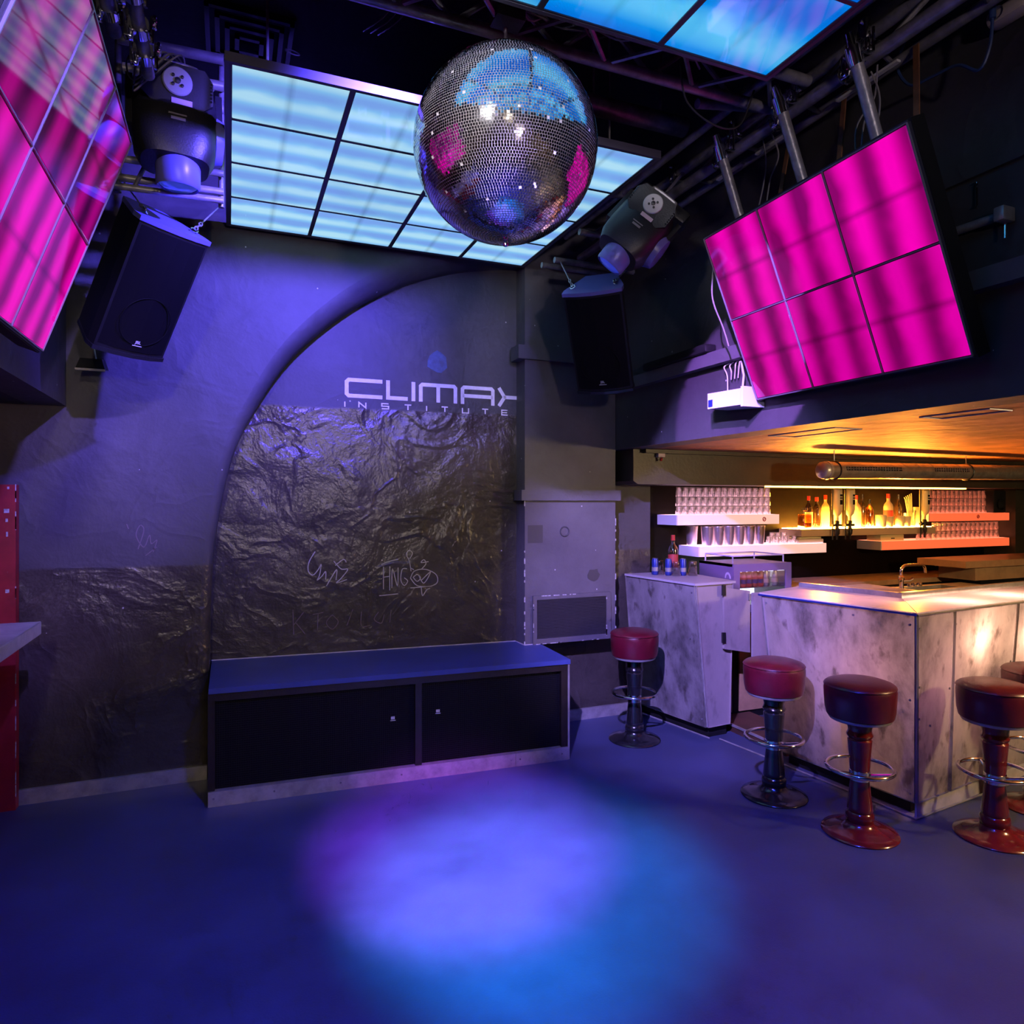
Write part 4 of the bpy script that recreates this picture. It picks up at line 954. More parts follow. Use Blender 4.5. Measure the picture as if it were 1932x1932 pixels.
# outer corner points (xy): bottom and top
sbl, sbr = (3.035, 4.76), (3.165, 4.025)
stl, str_ = (2.955, 4.765), (3.045, 4.00)
sback_b, sback_t = (3.375, 4.04), (3.385, 4.02)
lean_panel(MB(), sbr, sbl, str_, stl, 0.085, TOPZ - 0.012).build('front_panel', 'bar_panel', sb, world=True)
lean_panel(MB(), sback_b, (sbr[0] + 0.002, sbr[1]), sback_t, (str_[0] + 0.002, str_[1]), 0.085, TOPZ - 0.012).build('end_panel', 'bar_panel_clean', sb, world=True)
MB().prism([(2.940, 4.77), (3.032, 3.988), (3.42, 4.02), (3.46, 4.77)], 'z', TOPZ - 0.012, TOPZ + 0.004).build('top', 'bar_top', sb, world=True)
MB().prism([(3.09, 4.76), (3.205, 4.06), (3.375, 4.07), (3.40, 4.76)], 'z', 0.0, 0.085).build('plinth', 'black_paint', sb, world=True)
MB().box((3.395, 4.06, 0.085), (3.41, 4.76, TOPZ - 0.012)).build('rear_panel', 'bar_panel_clean', sb, world=True)
MB().tube((str_[0] + 0.0, str_[1] - 0.004, TOPZ - 0.02), (sbr[0], sbr[1] - 0.004, 0.09), 0.005, 6).build('corner_trim', 'steel_brushed', sb, world=True)
def studs(parent, pts, name='screw'):
    for p, n in pts: MB().tube(Vector(p), Vector(p) + Vector(n) * 0.004, 0.0065, 8).build(name, 'steel_dark', parent, world=True)
nl = (-0.985, -0.12, 0.05)
def on_sb(u, v):
    b = Vector(sbr).lerp(Vector(sbl), u); t = Vector(str_).lerp(Vector(stl), u); p = b.lerp(t, v); return (p.x - 0.002, p.y, 0.085 + v * (TOPZ - 0.1))
studs(sb, [(on_sb(u, v), nl) for u, v in ((0.05, 0.95), (0.95, 0.95), (0.05, 0.5), (0.12, 0.62), (0.95, 0.5), (0.05, 0.05), (0.6, 0.95))])
# chrome floor strip along the foot of the bar
struct(MB().path([(3.06, 4.755, 0.004), (3.19, 4.03, 0.004)], 0.006, 6).build('trim_5', 'steel_brushed'), 'bright metal strip on the floor at the short bar block', 'trim')
struct(MB().path([(3.245, 3.985, 0.006), (3.30, 3.55, 0.006), (3.395, 2.58, 0.006), (5.6, 2.82, 0.006)], 0.006, 6).build('trim_6', 'steel_brushed'), 'bright metal strip on the floor along the main bar', 'trim')

# flap doors between the two bar parts
fd = thing('bar_flap_door', 'pale pink half door between the two bar parts', 'door', (3.43, 3.98, 0.6))
MB().hexa([(3.285, 3.985, 0.645), (3.52, 3.985, 0.60), (3.52, 4.005, 0.60), (3.285, 4.005, 0.645), (3.285, 3.985, 1.085), (3.52, 3.985, 1.05), (3.52, 4.005, 1.05), (3.285, 4.005, 1.085)]).build('door_leaf', 'bar_panel_clean', fd, world=True)
for z in (0.69, 1.03): MB().box((3.262, 3.972, z), (3.29, 3.986, z + 0.075)).build('hinge', 'black_plastic', fd, world=True)
MB().box((3.50, 3.975, 0.985), (3.525, 3.985, 1.03)).build('latch', 'steel_brushed', fd, world=True)
MB().box((3.205, 3.60, 0.655), (3.42, 3.618, 1.098)).build('door_leaf', 'bar_panel_clean', fd, world=True)
bpf = thing('bar_platform', 'dark red floor platform seen through the bar opening', 'platform', (4.0, 3.8, 0))
MB().box((3.44, 3.55, 0.0), (3.79, 4.30, 0.05)).build('platform_board', 'bar_floor', bpf, world=True)
MB().box((3.43, 3.56, 0.045), (3.445, 4.29, 0.06)).build('platform_edge', 'steel_brushed', bpf, world=True)

# ================================================================== MAIN BAR
mbar = thing('bar_counter', 'scuffed white main bar with glowing top and corner towards the floor', 'bar counter', (4.2, 3.0, 0))
A_b, C_b, D_b = (3.315, 3.49), (3.407, 2.590), (5.90, 2.93)
A_t, C_t, D_t = (3.120, 3.425), (3.312, 2.517), (5.90, 2.755)
lean_panel(MB(), C_b, A_b, C_t, A_t, 0.085, TOPZ - 0.012).build('side_panel', 'bar_panel', mbar, world=True)
# near face: separate panels with open joints
Lf = Vector(D_b) - Vector(C_b); Lt = Vector(D_t) - Vector(C_t)
cuts = [0.0, 0.129, 0.372, 0.62, 0.85, 1.0]
for a, b in zip(cuts[:-1], cuts[1:]):
    a2, b2 = a + 0.0015, b - 0.0015
    q = lambda P, L, u: (P[0] + L[0] * u, P[1] + L[1] * u)
    lean_panel(MB(), q(C_b, Lf, b2), q(C_b, Lf, a2), q(C_t, Lt, b2), q(C_t, Lt, a2), 0.085, TOPZ - 0.012).build('front_panel', 'bar_panel', mbar, world=True)
MB().prism([(3.375, 3.46), (3.46, 2.66), (5.9, 2.99), (5.9, 3.10), (3.56, 2.78), (3.49, 3.47)], 'z', 0.0, 0.085).build('plinth', 'black_paint', mbar, world=True)
# kick strip in steel on the near side, black on the left side
MB().hexa([(3.412, 2.586, 0), (5.9, 2.925, 0), (5.9, 2.935, 0), (3.412, 2.598, 0), (3.412, 2.588, 0.083), (5.9, 2.926, 0.083), (5.9, 2.936, 0.083), (3.412, 2.599, 0.083)]).build('kick_plate', 'ledge_white', mbar, world=True)
# end reveal facing the flap
lean_panel(MB(), (3.56, 3.52), A_b, (3.575, 3.46), A_t, 0.085, TOPZ - 0.012).build('end_panel', 'bar_panel_clean', mbar, world=True)
# translucent top: two slabs with a joint
slab([(3.108, 3.435), (3.300, 2.505), (3.72, 2.915), (3.585, 3.60), (3.13, 3.46)], TOPZ - 0.010, TOPZ + 0.004).build('top', 'bar_top', mbar, world=True)
slab([(3.304, 2.503), (5.9, 2.742), (5.9, 3.10), (3.724, 2.913)], TOPZ - 0.010, TOPZ + 0.004).build('top', 'bar_top', mbar, world=True)
tr_ = MB().tube((C_t[0] - 0.002, C_t[1] - 0.004, TOPZ - 0.015), (C_b[0] - 0.002, C_b[1] - 0.004, 0.085), 0.006, 6).build('corner_trim', 'led_rail', mbar, world=True)
MB().path([(3.105, 3.44, TOPZ - 0.008), (3.298, 2.500, TOPZ - 0.008)], 0.006, 6).build('edge_trim', 'can_blue', mbar, world=True)
MB().path([(3.300, 2.498, TOPZ - 0.008), (5.9, 2.738, TOPZ - 0.008)], 0.006, 6).build('edge_trim', 'steel_brushed', mbar, world=True)
def on_mb(u, v):
    b = Vector(C_b).lerp(Vector(A_b), u); t = Vector(C_t).lerp(Vector(A_t), u); p = b.lerp(t, v); return (p.x - 0.002, p.y, 0.085 + v * (TOPZ - 0.1))
studs(mbar, [(on_mb(u, v), nl) for u, v in ((0.03, 0.04), (0.03, 0.95), (0.03, 0.55), (0.36, 0.96), (0.45, 0.72), (0.9, 0.93), (0.97, 0.96), (0.70, 0.96), (0.33, 0.40), (0.95, 0.60))])
def on_fr(u, v):
    b = Vector(C_b) + Lf * u; t = Vector(C_t) + Lt * u; p = b.lerp(t, v); return (p.x, p.y - 0.002, 0.085 + v * (TOPZ - 0.1))
studs(mbar, [(on_fr(u, v), (0.13, -0.99, 0.05)) for u, v in ((0.012, 0.93), (0.012, 0.62), (0.012, 0.45), (0.12, 0.58), (0.137, 0.93), (0.362, 0.66), (0.38, 0.93), (0.05, 0.40))])
# two lamps glow inside the bar box, behind the acrylic
point('bar_lamp_a', (3.93, 2.715, 0.94), (1.0, 0.52, 0.36), 17, 0.03)
point('bar_lamp_b', (4.47, 2.77, 0.94), (1.0, 0.54, 0.38), 17, 0.03)
point('bar_lamp_c', (3.56, 2.90, 0.80), (1.0, 0.35, 0.60), 5, 0.03)
# inner back board closing the box
MB().hexa([(3.60, 3.50, 0.0), (3.74, 2.96, 0.0), (3.75, 2.96, 0.0), (3.61, 3.50, 0.0), (3.60, 3.50, 1.09), (3.74, 2.96, 1.09), (3.75, 2.96, 1.09), (3.61, 3.50, 1.09)]).build('inner_board', 'bar_panel_clean', mbar, world=True)
MB().hexa([(3.75, 2.96, 0.0), (5.9, 3.12, 0.0), (5.9, 3.13, 0.0), (3.75, 2.97, 0.0), (3.75, 2.96, 1.09), (5.9, 3.12, 1.09), (5.9, 3.13, 1.09), (3.75, 2.97, 1.09)]).build('inner_board', 'bar_panel_clean', mbar, world=True)

# ================================================================== SINK UNIT
sk = thing('sink_unit', 'steel sink unit with ribbed drainer behind the main bar', 'sink', (4.6, 3.4, 0))
MB().box((3.80, 3.16, 0.0), (5.9, 4.02, 0.98)).build('sink_cabinet', 'black_paint', sk, world=True)
MB().box((3.72, 3.10, 0.98), (5.9, 4.06, 1.0)).build('worktop', 'steel_brushed', sk, world=True)
rim = MB()
P_ = [(3.60, 3.60), (3.755, 2.945), (5.9, 3.115)]
for a, b in zip(P_[:-1], P_[1:]):
    d = (Vector(b) - Vector(a)).normalized(); n = Vector((-d.y, d.x)) * 0.03
    rim.hexa([(a[0], a[1], 1.09), (b[0], b[1], 1.09), (b[0] + n.x, b[1] + n.y, 1.09), (a[0] + n.x, a[1] + n.y, 1.09), (a[0], a[1], 1.15), (b[0], b[1], 1.15), (b[0] + n.x, b[1] + n.y, 1.15), (a[0] + n.x, a[1] + n.y, 1.15)])
rim.build('splash_rim', 'steel_brushed', sk, world=True)
M('drainer_steel', (0.66, 0.52, 0.30), 0.4, metal=0.4, noise=(9, 0.15))
dr = MB().box((3.98, 3.50, 1.0), (4.72, 4.0, 1.045)).build('drainer', 'drainer_steel', sk, world=True)
for k in range(22): MB().tube((4.20 + k * 0.022, 3.52, 1.046), (4.20 + k * 0.022, 3.98, 1.046), 0.006, 6).build('drainer_rib', 'drainer_steel', sk, world=True)
bw = MB().box((4.80, 3.40, 1.0), (5.35, 3.42, 1.03)).box((4.80, 3.83, 1.0), (5.35, 3.85, 1.03)).box((4.80, 3.42, 1.0), (4.82, 3.83, 1.03)).box((5.33, 3.42, 1.0), (5.35, 3.83, 1.03))
bw.build('bowl_rim', 'steel_brushed', sk, world=True)
MB().box((4.82, 3.42, 1.0), (5.33, 3.83, 1.004)).build('bowl', 'black_gloss', sk, world=True)
for k in range(3): MB().lathe([(0, 0.05), (0.016, 0.05), (0.018, 0.03), (0.012, 0.02), (0.012, 0.0)], 12, Matrix.Translation((5.02 + k * 0.06, 3.87, 1.0))).build('valve_knob', 'chrome', sk, world=True)
fc = thing('sink_faucet', 'curved chrome faucet on the sink', 'faucet', (4.74, 3.72, 1.0))
MB().lathe([(0.03, 0), (0.03, 0.01), (0.016, 0.02), (0.016, 0.10), (0.022, 0.11), (0.022, 0.13), (0.012, 0.14)], 14).build('faucet_body', 'chrome', fc)
MB().path(catmull([(0, 0, 0.13), (0.0, 0, 0.18), (0.03, 0, 0.21), (0.08, 0, 0.215), (0.20, 0, 0.215), (0.25, 0, 0.20), (0.262, 0, 0.15)], 6), 0.011, 10).build('spout', 'chrome', fc)
for s_ in (-1, 1): MB().path([(0, 0, 0.10), (s_ * 0.05, -0.03, 0.105), (s_ * 0.07, -0.045, 0.12)], 0.010, 8).build('tap_handle', 'chrome', fc)

# ================================================================== BACK BAR
bc = thing('back_counter', 'long orange lit counter below the bar shelves', 'counter', (5.2, 4.85, 0))
MB().box((4.33, 4.62, 0.0), (7.6, 5.04, 0.93)).build('cabinet_body', 'black_paint', bc, world=True)
MB().box((4.32, 4.58, 0.93), (7.6, 5.045, 0.975)).build('worktop', 'counter_orange', bc, world=True)
MB().box((3.60, 4.32, 0.0), (4.31, 5.04, 0.82)).build('low_cabinet', 'black_paint', bc, world=True)
MB().box((3.70, 4.305, 0.06), (4.31, 4.32, 0.82)).build('cabinet_front', 'counter_orange', bc, world=True)
MB().box((3.61, 4.305, 0.06), (3.625, 4.32, 0.82)).build('cabinet_rail', 'steel_brushed', bc, world=True)
ec = thing('service_counter', 'orange wooden counter end at the far right of the bar', 'counter', (7.0, 4.3, 0))
MB().box((6.10, 4.15, 1.105), (8.6, 4.62, 1.165)).build('worktop', 'counter_orange', ec, world=True)
MB().box((6.30, 4.20, 0.98), (8.6, 4.55, 1.105)).build('apron_board', 'counter_orange', ec, world=True)
MB().box((6.45, 4.25, 0.0), (8.6, 4.50, 0.98)).build('cabinet_body', 'black_paint', ec, world=True)

# lit shelves
def shelf(label, x0, x1, z0, z1, glow, capw=0.0, yf=4.77):
    t = thing('light_shelf', label, 'shelf', ((x0 + x1) / 2, 5.04, z0), group='lit bar shelves')
    MB().box((x0 + 0.012, yf + 0.012, z0 + 0.004), (x1 - 0.012, 5.045, z1 - 0.010)).build('light_core', 'shelf_acrylic', t, world=True)
    MB().box((x0 + 0.012, yf, z0), (x1, yf + 0.012, z1)).build('front_panel', glow, t, world=True)
    MB().box((x0, yf, z0), (x0 + 0.012, 5.045, z1)).build('end_panel', 'shelf_acrylic', t, world=True)
    MB().box((x1 - 0.012, yf + 0.012, z0), (x1, 5.045, z1)).build('end_panel', 'shelf_acrylic', t, world=True)
    MB().box((x0 + 0.012, yf + 0.012, z1 - 0.010), (x1 - 0.012, 5.045, z1)).build('top_board', glow.replace('light', 'top'), t, world=True)
    return t
s1 = shelf('pink lit shelf under the tall stack of glasses, upper left', 3.44, 4.54, 1.505, 1.590, 'shelf_light_left')
s2 = shelf('pink lit lower left shelf holding steel cups', 3.665, 5.10, 1.235, 1.320, 'shelf_light_left')
s3 = shelf('red lit shelf under the stacked glasses, upper right', 6.46, 7.70, 1.505, 1.585, 'shelf_light_right')
s4 = shelf('red lit lower right shelf with two layers of glasses', 5.80, 7.70, 1.235, 1.320, 'shelf_light_right')
for t, x in ((s1, 4.37), (s3, 7.2)):
    MB().torus((x, 4.769, 1.548), (0, 1, 0), 0.016, 0.004, 18, 6).build('round_sign', 'cap_red', t, world=True)
    MB().tube((x - 0.010, 4.768, 1.538), (x + 0.010, 4.768, 1.558), 0.003, 6).build('round_sign_bar', 'cap_red', t, world=True)
cs = thing('bottle_light_box', 'yellow glowing light box shelf under the bottles', 'shelf', (5.7, 4.95, 1.38), group='lit bar shelves')
MB().box((4.80, 4.77, 1.385), (6.56, 5.045, 1.450)).build('box_body', 'lightbox_front', cs, world=True)
MB().box((4.83, 4.80, 1.450), (6.54, 5.04, 1.456)).build('glow_top', 'lightbox_yellow', cs, world=True)

ls = thing('beam_light_strip', 'thin glowing yellow strip under the front edge of the beam', 'light strip', (5.4, 4.45, 1.83))
MB().box((4.1, 4.452, 1.822), (6.55, 4.47, 1.834)).build('glow_strip', 'strip_yellow', ls, world=True)
MB().box((4.1, 4.470, 1.818), (6.55, 4.480, 1.834)).build('strip_rail', 'steel_dark', ls, world=True)
spot('soffit_fill_a', (5.00, 4.70, 1.50), (4.4, 3.5, 2.1), (1.0, 0.30, 0.03), 170, 110, 0.8, 0.03)  # unseen lamps added to throw the light box's orange on the soffit
spot('soffit_fill_b', (6.10, 4.70, 1.50), (5.5, 3.4, 2.1), (1.0, 0.30, 0.03), 170, 110, 0.8, 0.03)
point('back_bar_fill', (4.05, 3.75, 0.55), (1.0, 0.45, 0.10), 5, 0.05)  # unseen orange lamp added to fill the bar opening
# ---------- glassware
def prof_solid(prof, n=14): return MB().lathe(prof, n)
def make_one(name, label, cat, group, mb, mat):
    o = mb.build(name, mat); tag(o, label, cat, group); return o
glass_mesh = prof_solid([(0.0, 0.104), (0.026, 0.104), (0.028, 0.10), (0.033, 0.0), (0.0305, 0.0), (0.0255, 0.094), (0.0, 0.094)], 12).mesh('tumbler')
glass_mesh.materials.append(MATS['glass_clear'])
def glass(x, y, z, label, group, s=1.0, me=glass_mesh, name='tumbler', cat='glass', sz=1.0):
    o = bpy.data.objects.new(name, me); COL.objects.link(o); o.location = (x, y, z); o.scale = (s, s, s * sz * random.uniform(0.985, 1.0))
    o.rotation_euler = (0, 0, random.uniform(0, 6)); tag(o, label, cat, group); return o
ORD = ['leftmost', 'second', 'third', 'fourth', 'fifth', 'sixth', 'seventh', 'eighth', 'ninth', 'tenth', 'eleventh', 'twelfth', 'thirteenth', 'fourteenth', 'fifteenth', 'sixteenth', 'seventeenth']
for lay, nm in enumerate(('bottom', 'middle', 'top')):
    for k in range(15):
        glass(3.50 + k * 0.0672, 4.815, 1.590 + lay * 0.0785, '%s clear tumbler in the %s layer of the upper left glass stack' % (ORD[k], nm), 'glasses %s layer upper left' % nm, sz=0.745)
    for k in range(13):
        glass(6.52 + k * 0.0685, 4.815, 1.585 + lay * 0.0785, '%s clear tumbler in the %s layer of the upper right glass stack' % (ORD[k], nm), 'glasses %s layer upper right' % nm, sz=0.745)
for k in range(8):
    glass(4.455 + k * 0.0495, 4.81 + 0.03 * (k % 2), 1.320, '%s small shot glass beside the steel cups on the lower left shelf' % ORD[k], 'shot glasses lower left', 0.70, name='shot_glass')
for k in range(3):
    glass(4.58 + k * 0.069, 4.90, 1.320, '%s glass of three behind the shot glasses on the lower left shelf' % ORD[k], 'glasses behind the shot glasses')
for lay, nm in enumerate(('lower', 'upper')):
    for k in range(17):
        if lay == 1 and k < 3: continue
        glass(6.38 + k * 0.0735, 4.815, 1.320 + lay * 0.087, '%s clear glass in the %s layer on the lower right shelf' % (ORD[k - 3 * lay], nm), 'glasses %s layer lower right' % nm, 0.82)
cup_mesh = prof_solid([(0.0, 0.0), (0.040, 0.0), (0.043, 0.01), (0.053, 0.165), (0.055, 0.17), (0.052, 0.172), (0.042, 0.02), (0.0, 0.015)], 20).mesh('steel_cup'); cup_mesh.materials.append(MATS['cup_steel'])
glass(3.735, 4.955, 1.320, 'steel mixing cup standing behind the row at the left end of the lower shelf', 'steel mixing cups', 1.0, cup_mesh, 'steel_cup', 'cup')
for k in range(6):
    glass(3.80 + k * 0.113, 4.83, 1.320, '%s tall steel mixing cup in the row on the lower left shelf' % ORD[k], 'steel mixing cups', 1.0, cup_mesh, 'steel_cup', 'cup')
# ---------- bottles on the light box
def bottle(label, x, y, z, h=0.30, r=0.036, mat='glass_amber', cap='cap_red', lab='label_cream', square=False):
    t = thing('liquor_bottle', label, 'bottle', (x, y, z), group='bottles on the light box')
    pr_ = [(0, 0), (r * 0.95, 0.0), (r, 0.008), (r, h * 0.60), (r * 0.85, h * 0.68), (r * 0.42, h * 0.76), (r * 0.36, h * 0.80), (r * 0.36, h * 0.90), (0, h * 0.90)]
    MB().lathe(pr_, 4 if square else 18, Matrix.Rotation(R(45), 4, 'Z') if square else None).build('bottle_glass', mat, t)
    MB().lathe([(0, h * 0.86), (r * 0.42, h * 0.86), (r * 0.42, h), (0, h)], 14).build('cap', cap, t)
    k = 1.0 / math.sqrt(2) if square else 1.0
    if lab: MB().lathe([(r * 1.02, h * 0.16), (r * 1.02, h * 0.50)], 4 if square else 18, Matrix.Rotation(R(45), 4, 'Z') if square else None).build('paper_label', lab, t)
    return t
BY = 4.90
bottle('dark brown bottle with red cap at the left end of the light box', 5.02, BY, 1.456, 0.30, 0.034, 'bottle_dark', 'cap_red')
bottle('dark bottle beside the square decanter', 5.14, BY + 0.02, 1.456, 0.29, 0.038, 'bottle_dark', 'cap_red', None)
bottle('clear bottle with white label left of the dispensers', 5.26, BY + 0.03, 1.456, 0.31, 0.036, 'bottle_cream', 'cap_red')
bottle('clear bottle between the two left dispensers', 5.44, BY + 0.05, 1.456, 0.31, 0.034, 'bottle_cream', 'cap_red')
bottle('pale bottle with red cap right of the second dispenser', 5.62, BY, 1.456, 0.31, 0.046, 'bottle_cream', 'cap_red')
bottle('slim dark bottle with long neck on the light box', 5.74, BY + 0.03, 1.456, 0.32, 0.032, 'bottle_dark', 'lacquer_black', None)
bottle('amber bottle behind the frosted jars', 5.86, BY + 0.05, 1.456, 0.27, 0.036, 'glass_amber', 'lacquer_black', None)
bottle('round shouldered clear bottle with orange label, centre right', 6.06, BY, 1.456, 0.325, 0.044, 'bottle_cream', 'cap_red', 'label_red')
bottle('dark bottle behind the straw jar', 6.26, BY + 0.05, 1.456, 0.32, 0.036, 'bottle_dark', 'lacquer_black', None)
dec = thing('square_decanter', 'square glass decanter at the left of the light box', 'decanter', (4.93, BY - 0.04, 1.456))
MB().bbox((-0.045, -0.045, 0), (0.045, 0.045, 0.13), 0.01).build('decanter_body', 'glass_amber', dec)
MB().lathe([(0.018, 0.13), (0.018, 0.16), (0.028, 0.165), (0.028, 0.19), (0, 0.195)], 14).build('stopper', 'glass_clear', dec)
jar_mesh = prof_solid([(0, 0), (0.042, 0), (0.045, 0.01), (0.05, 0.12), (0.047, 0.12), (0.042, 0.015), (0, 0.012)], 18).mesh('frosted_jar'); jar_mesh.materials.append(MATS['jar_frost'])
for k, (x, s_) in enumerate(((5.88, 1.0), (5.985, 0.85), (6.14, 0.9), (6.228, 0.85))):
    glass(x, 4.835, 1.456, ['frosted jar leftmost in front of the bottles', 'low frosted jar left of the clear bottle', 'low frosted jar right of the clear bottle', 'frosted jar beside the straw cup'][k], 'frosted jars', s_, jar_mesh, 'frosted_jar', 'jar')
stc = thing('straw_cup', 'tall cup holding yellow drinking straws on the light box', 'cup', (6.33, 4.86, 1.456))
MB().lathe([(0, 0), (0.036, 0), (0.045, 0.16), (0.042, 0.16), (0.034, 0.01), (0, 0.01)], 18).build('cup', 'glass_clear', stc)
for k in range(5): MB().path([(0.01 * (k - 2), 0, 0.01), (-0.02 + 0.022 * (k - 2) - 0.02, 0, 0.27 + 0.01 * k), (-0.05 + 0.025 * (k - 2), 0, 0.29 + 0.01 * k)], 0.005, 6).build('straw', 'napkin_yellow', stc)
tub = thing('cream_tub', 'cream coloured tub left of the right dispenser', 'tub', (6.418, 4.86, 1.456))
MB().lathe([(0, 0), (0.033, 0), (0.036, 0.19), (0.034, 0.19), (0.031, 0.01), (0, 0.01)], 20).build('tub_wall', 'jar_frost', tub)
MB().torus((0, 0, 0.19), (0, 0, 1), 0.034, 0.003, 24, 6).build('tub_rim', 'napkin_yellow', tub)
def dispenser(label, x):
    t = thing('bottle_dispenser', label, 'dispenser', (x, 4.74, 1.33), group='optic dispensers')
    MB().tube((-0.055, 0.0, 0.02), (-0.055, 0.0, 0.50), 0.006, 8).build('stand_rod', 'black_plastic', t)
    MB().box((-0.062, -0.012, 0.145), (0.05, 0.012, 0.165)).build('bracket', 'black_plastic', t)
    MB().lathe([(0, 0.49), (0.042, 0.49), (0.045, 0.48), (0.045, 0.30), (0.036, 0.26), (0.015, 0.235), (0.014, 0.19), (0, 0.19)], 18).build('upturned_bottle', 'bottle_cream', t)
    MB().lathe([(0.0458, 0.45), (0.0458, 0.33)], 18).build('paper_label', 'label_cream', t)
    for zz, hh in ((0.345, 0.045), (0.40, 0.012), (0.42, 0.02)):
        MB().box((-0.012, -0.0475, zz), (0.016, -0.045, zz + hh)).build('label_print', 'lacquer_black', t)
    MB().lathe([(0.012, 0.20), (0.022, 0.19), (0.014, 0.14), (0.02, 0.12), (0.02, 0.07), (0.012, 0.06), (0.008, 0.02), (0, 0.02)], 14).build('pourer', 'black_plastic', t)
    MB().lathe([(0.024, 0.125), (0.024, 0.075)], 14).build('measure_glass', 'glass_clear', t)
    return t
dispenser('leftmost of three upturned bottle dispensers', 5.20); dispenser('middle of three upturned bottle dispensers', 5.36); dispenser('upturned bottle dispenser beside the right glass stack', 6.36)
# small extra ware
nb = thing('napkin_tray', 'tray of bright napkins on the right end of the lower left shelf', 'tray', (4.95, 4.88, 1.32))
MB().bbox((-0.16, -0.09, 0), (0.14, 0.09, 0.04), 0.008).build('tray', 'white_plastic', nb); MB().bbox((-0.15, -0.085, 0.04), (0.12, 0.085, 0.06), 0.008).build('napkins', 'napkin_yellow', nb)
cu = thing('carton_box', 'cream carton on the left end of the lower right shelf', 'box', (5.98, 4.87, 1.32))
MB().bbox((-0.16, -0.08, 0), (0.16, 0.08, 0.062), 0.006).build('carton', 'napkin_yellow', cu); MB().box((-0.02, -0.081, 0.02), (0.03, -0.08, 0.03)).build('handle_slot', 'black_paint', cu)
lp = thing('small_speaker', 'small black speaker at the right end of the top shelf', 'speaker', (7.55, 4.86, 1.585))
MB().bbox((-0.10, -0.09, 0), (0.10, 0.09, 0.235), 0.012).build('cabinet', 'black_plastic', lp); MB().lathe([(0.0, 0.0), (0.03, -0.004), (0.06, 0.01)], 20, Matrix.Translation((0, -0.094, 0.09)) @ Matrix.Rotation(R(90), 4, 'X')).build('cone', 'black_gloss', lp)
so = thing('wall_socket', 'double socket plate on the brown wall above the sink', 'socket', (6.98, 5.05, 1.06))
MB().bbox((-0.055, -0.018, -0.04), (0.055, 0.0, 0.04), 0.005).build('plate', 'socket_beige', so)
for x in (-0.025, 0.03): MB().lathe([(0, -0.002), (0.018, 0.0), (0.02, 0.003)], 14, Matrix.Translation((x, -0.018, 0)) @ Matrix.Rotation(R(90), 4, 'X')).build('outlet', 'steel_dark', so)

# ---------- mini fridge with cans
fg = thing('mini_fridge', 'small purple display fridge with a wire gallery on top', 'fridge', (3.98, 4.62, 0.82))
X0, X1, Y0, Y1, Z0, Z1 = -0.30, 0.29, -0.27, 0.16, 0.0, 0.385
MB().box((X0, Y0 + 0.02, Z0), (X0 + 0.02, Y1, Z1)).build('side_wall', 'fridge_body', fg); MB().box((X1 - 0.02, Y0 + 0.02, Z0), (X1, Y1, Z1)).build('side_wall', 'fridge_body', fg)
MB().box((X0, Y0 + 0.02, Z1 - 0.02), (X1, Y1, Z1)).build('top_board', 'fridge_body', fg); MB().box((X0, Y0 + 0.02, Z0), (X1, Y1, Z0 + 0.04)).build('bottom_board', 'fridge_body', fg)
MB().box((X0 + 0.02, Y1 - 0.02, Z0 + 0.04), (X1 - 0.02, Y1, Z1 - 0.02)).build('lit_back', 'fridge_inside', fg)
MB().box((X0 + 0.02, Y0 + 0.06, Z1 - 0.07), (X1 - 0.02, Y0 + 0.10, Z1 - 0.055)).build('lamp_strip', 'fridge_inside', fg)
MB().box((X0 + 0.02, Y0 + 0.05, 0.185), (X1 - 0.02, Y1 - 0.02, 0.192)).build('wire_shelf', 'steel_brushed', fg)
dr_ = MB().box((X0, Y0, Z0), (X0 + 0.06, Y0 + 0.018, Z1)).box((X1 - 0.06, Y0, Z0), (X1, Y0 + 0.018, Z1)).box((X0 + 0.06, Y0, Z1 - 0.06), (X1 - 0.06, Y0 + 0.018, Z1)).box((X0 + 0.06, Y0, Z0), (X1 - 0.06, Y0 + 0.018, Z0 + 0.06))
dd = dr_.build('door', 'fridge_body', fg); MB().box((X0 + 0.06, Y0 + 0.006, Z0 + 0.06), (X1 - 0.06, Y0 + 0.010, Z1 - 0.06)).build('pane', 'glass_clear', dd)
ga = MB()
for a, b in (((X0 + 0.04, Y0 + 0.06), (X1 - 0.03, Y0 + 0.06)), ((X0 + 0.04, Y1 - 0.03), (X1 - 0.03, Y1 - 0.03)), ((X0 + 0.04, Y0 + 0.06), (X0 + 0.04, Y1 - 0.03)), ((X1 - 0.03, Y0 + 0.06), (X1 - 0.03, Y1 - 0.03))):
    ga.tube((*a, Z1 + 0.06), (*b, Z1 + 0.06), 0.006, 8)
    ga.tube((*a, Z1), (*a, Z1 + 0.06), 0.006, 8)
ga.tube((X1 - 0.03, Y1 - 0.03, Z1), (X1 - 0.03, Y1 - 0.03, Z1 + 0.06), 0.006, 8)
ga.build('gallery_rail', 'ledge_white', fg)
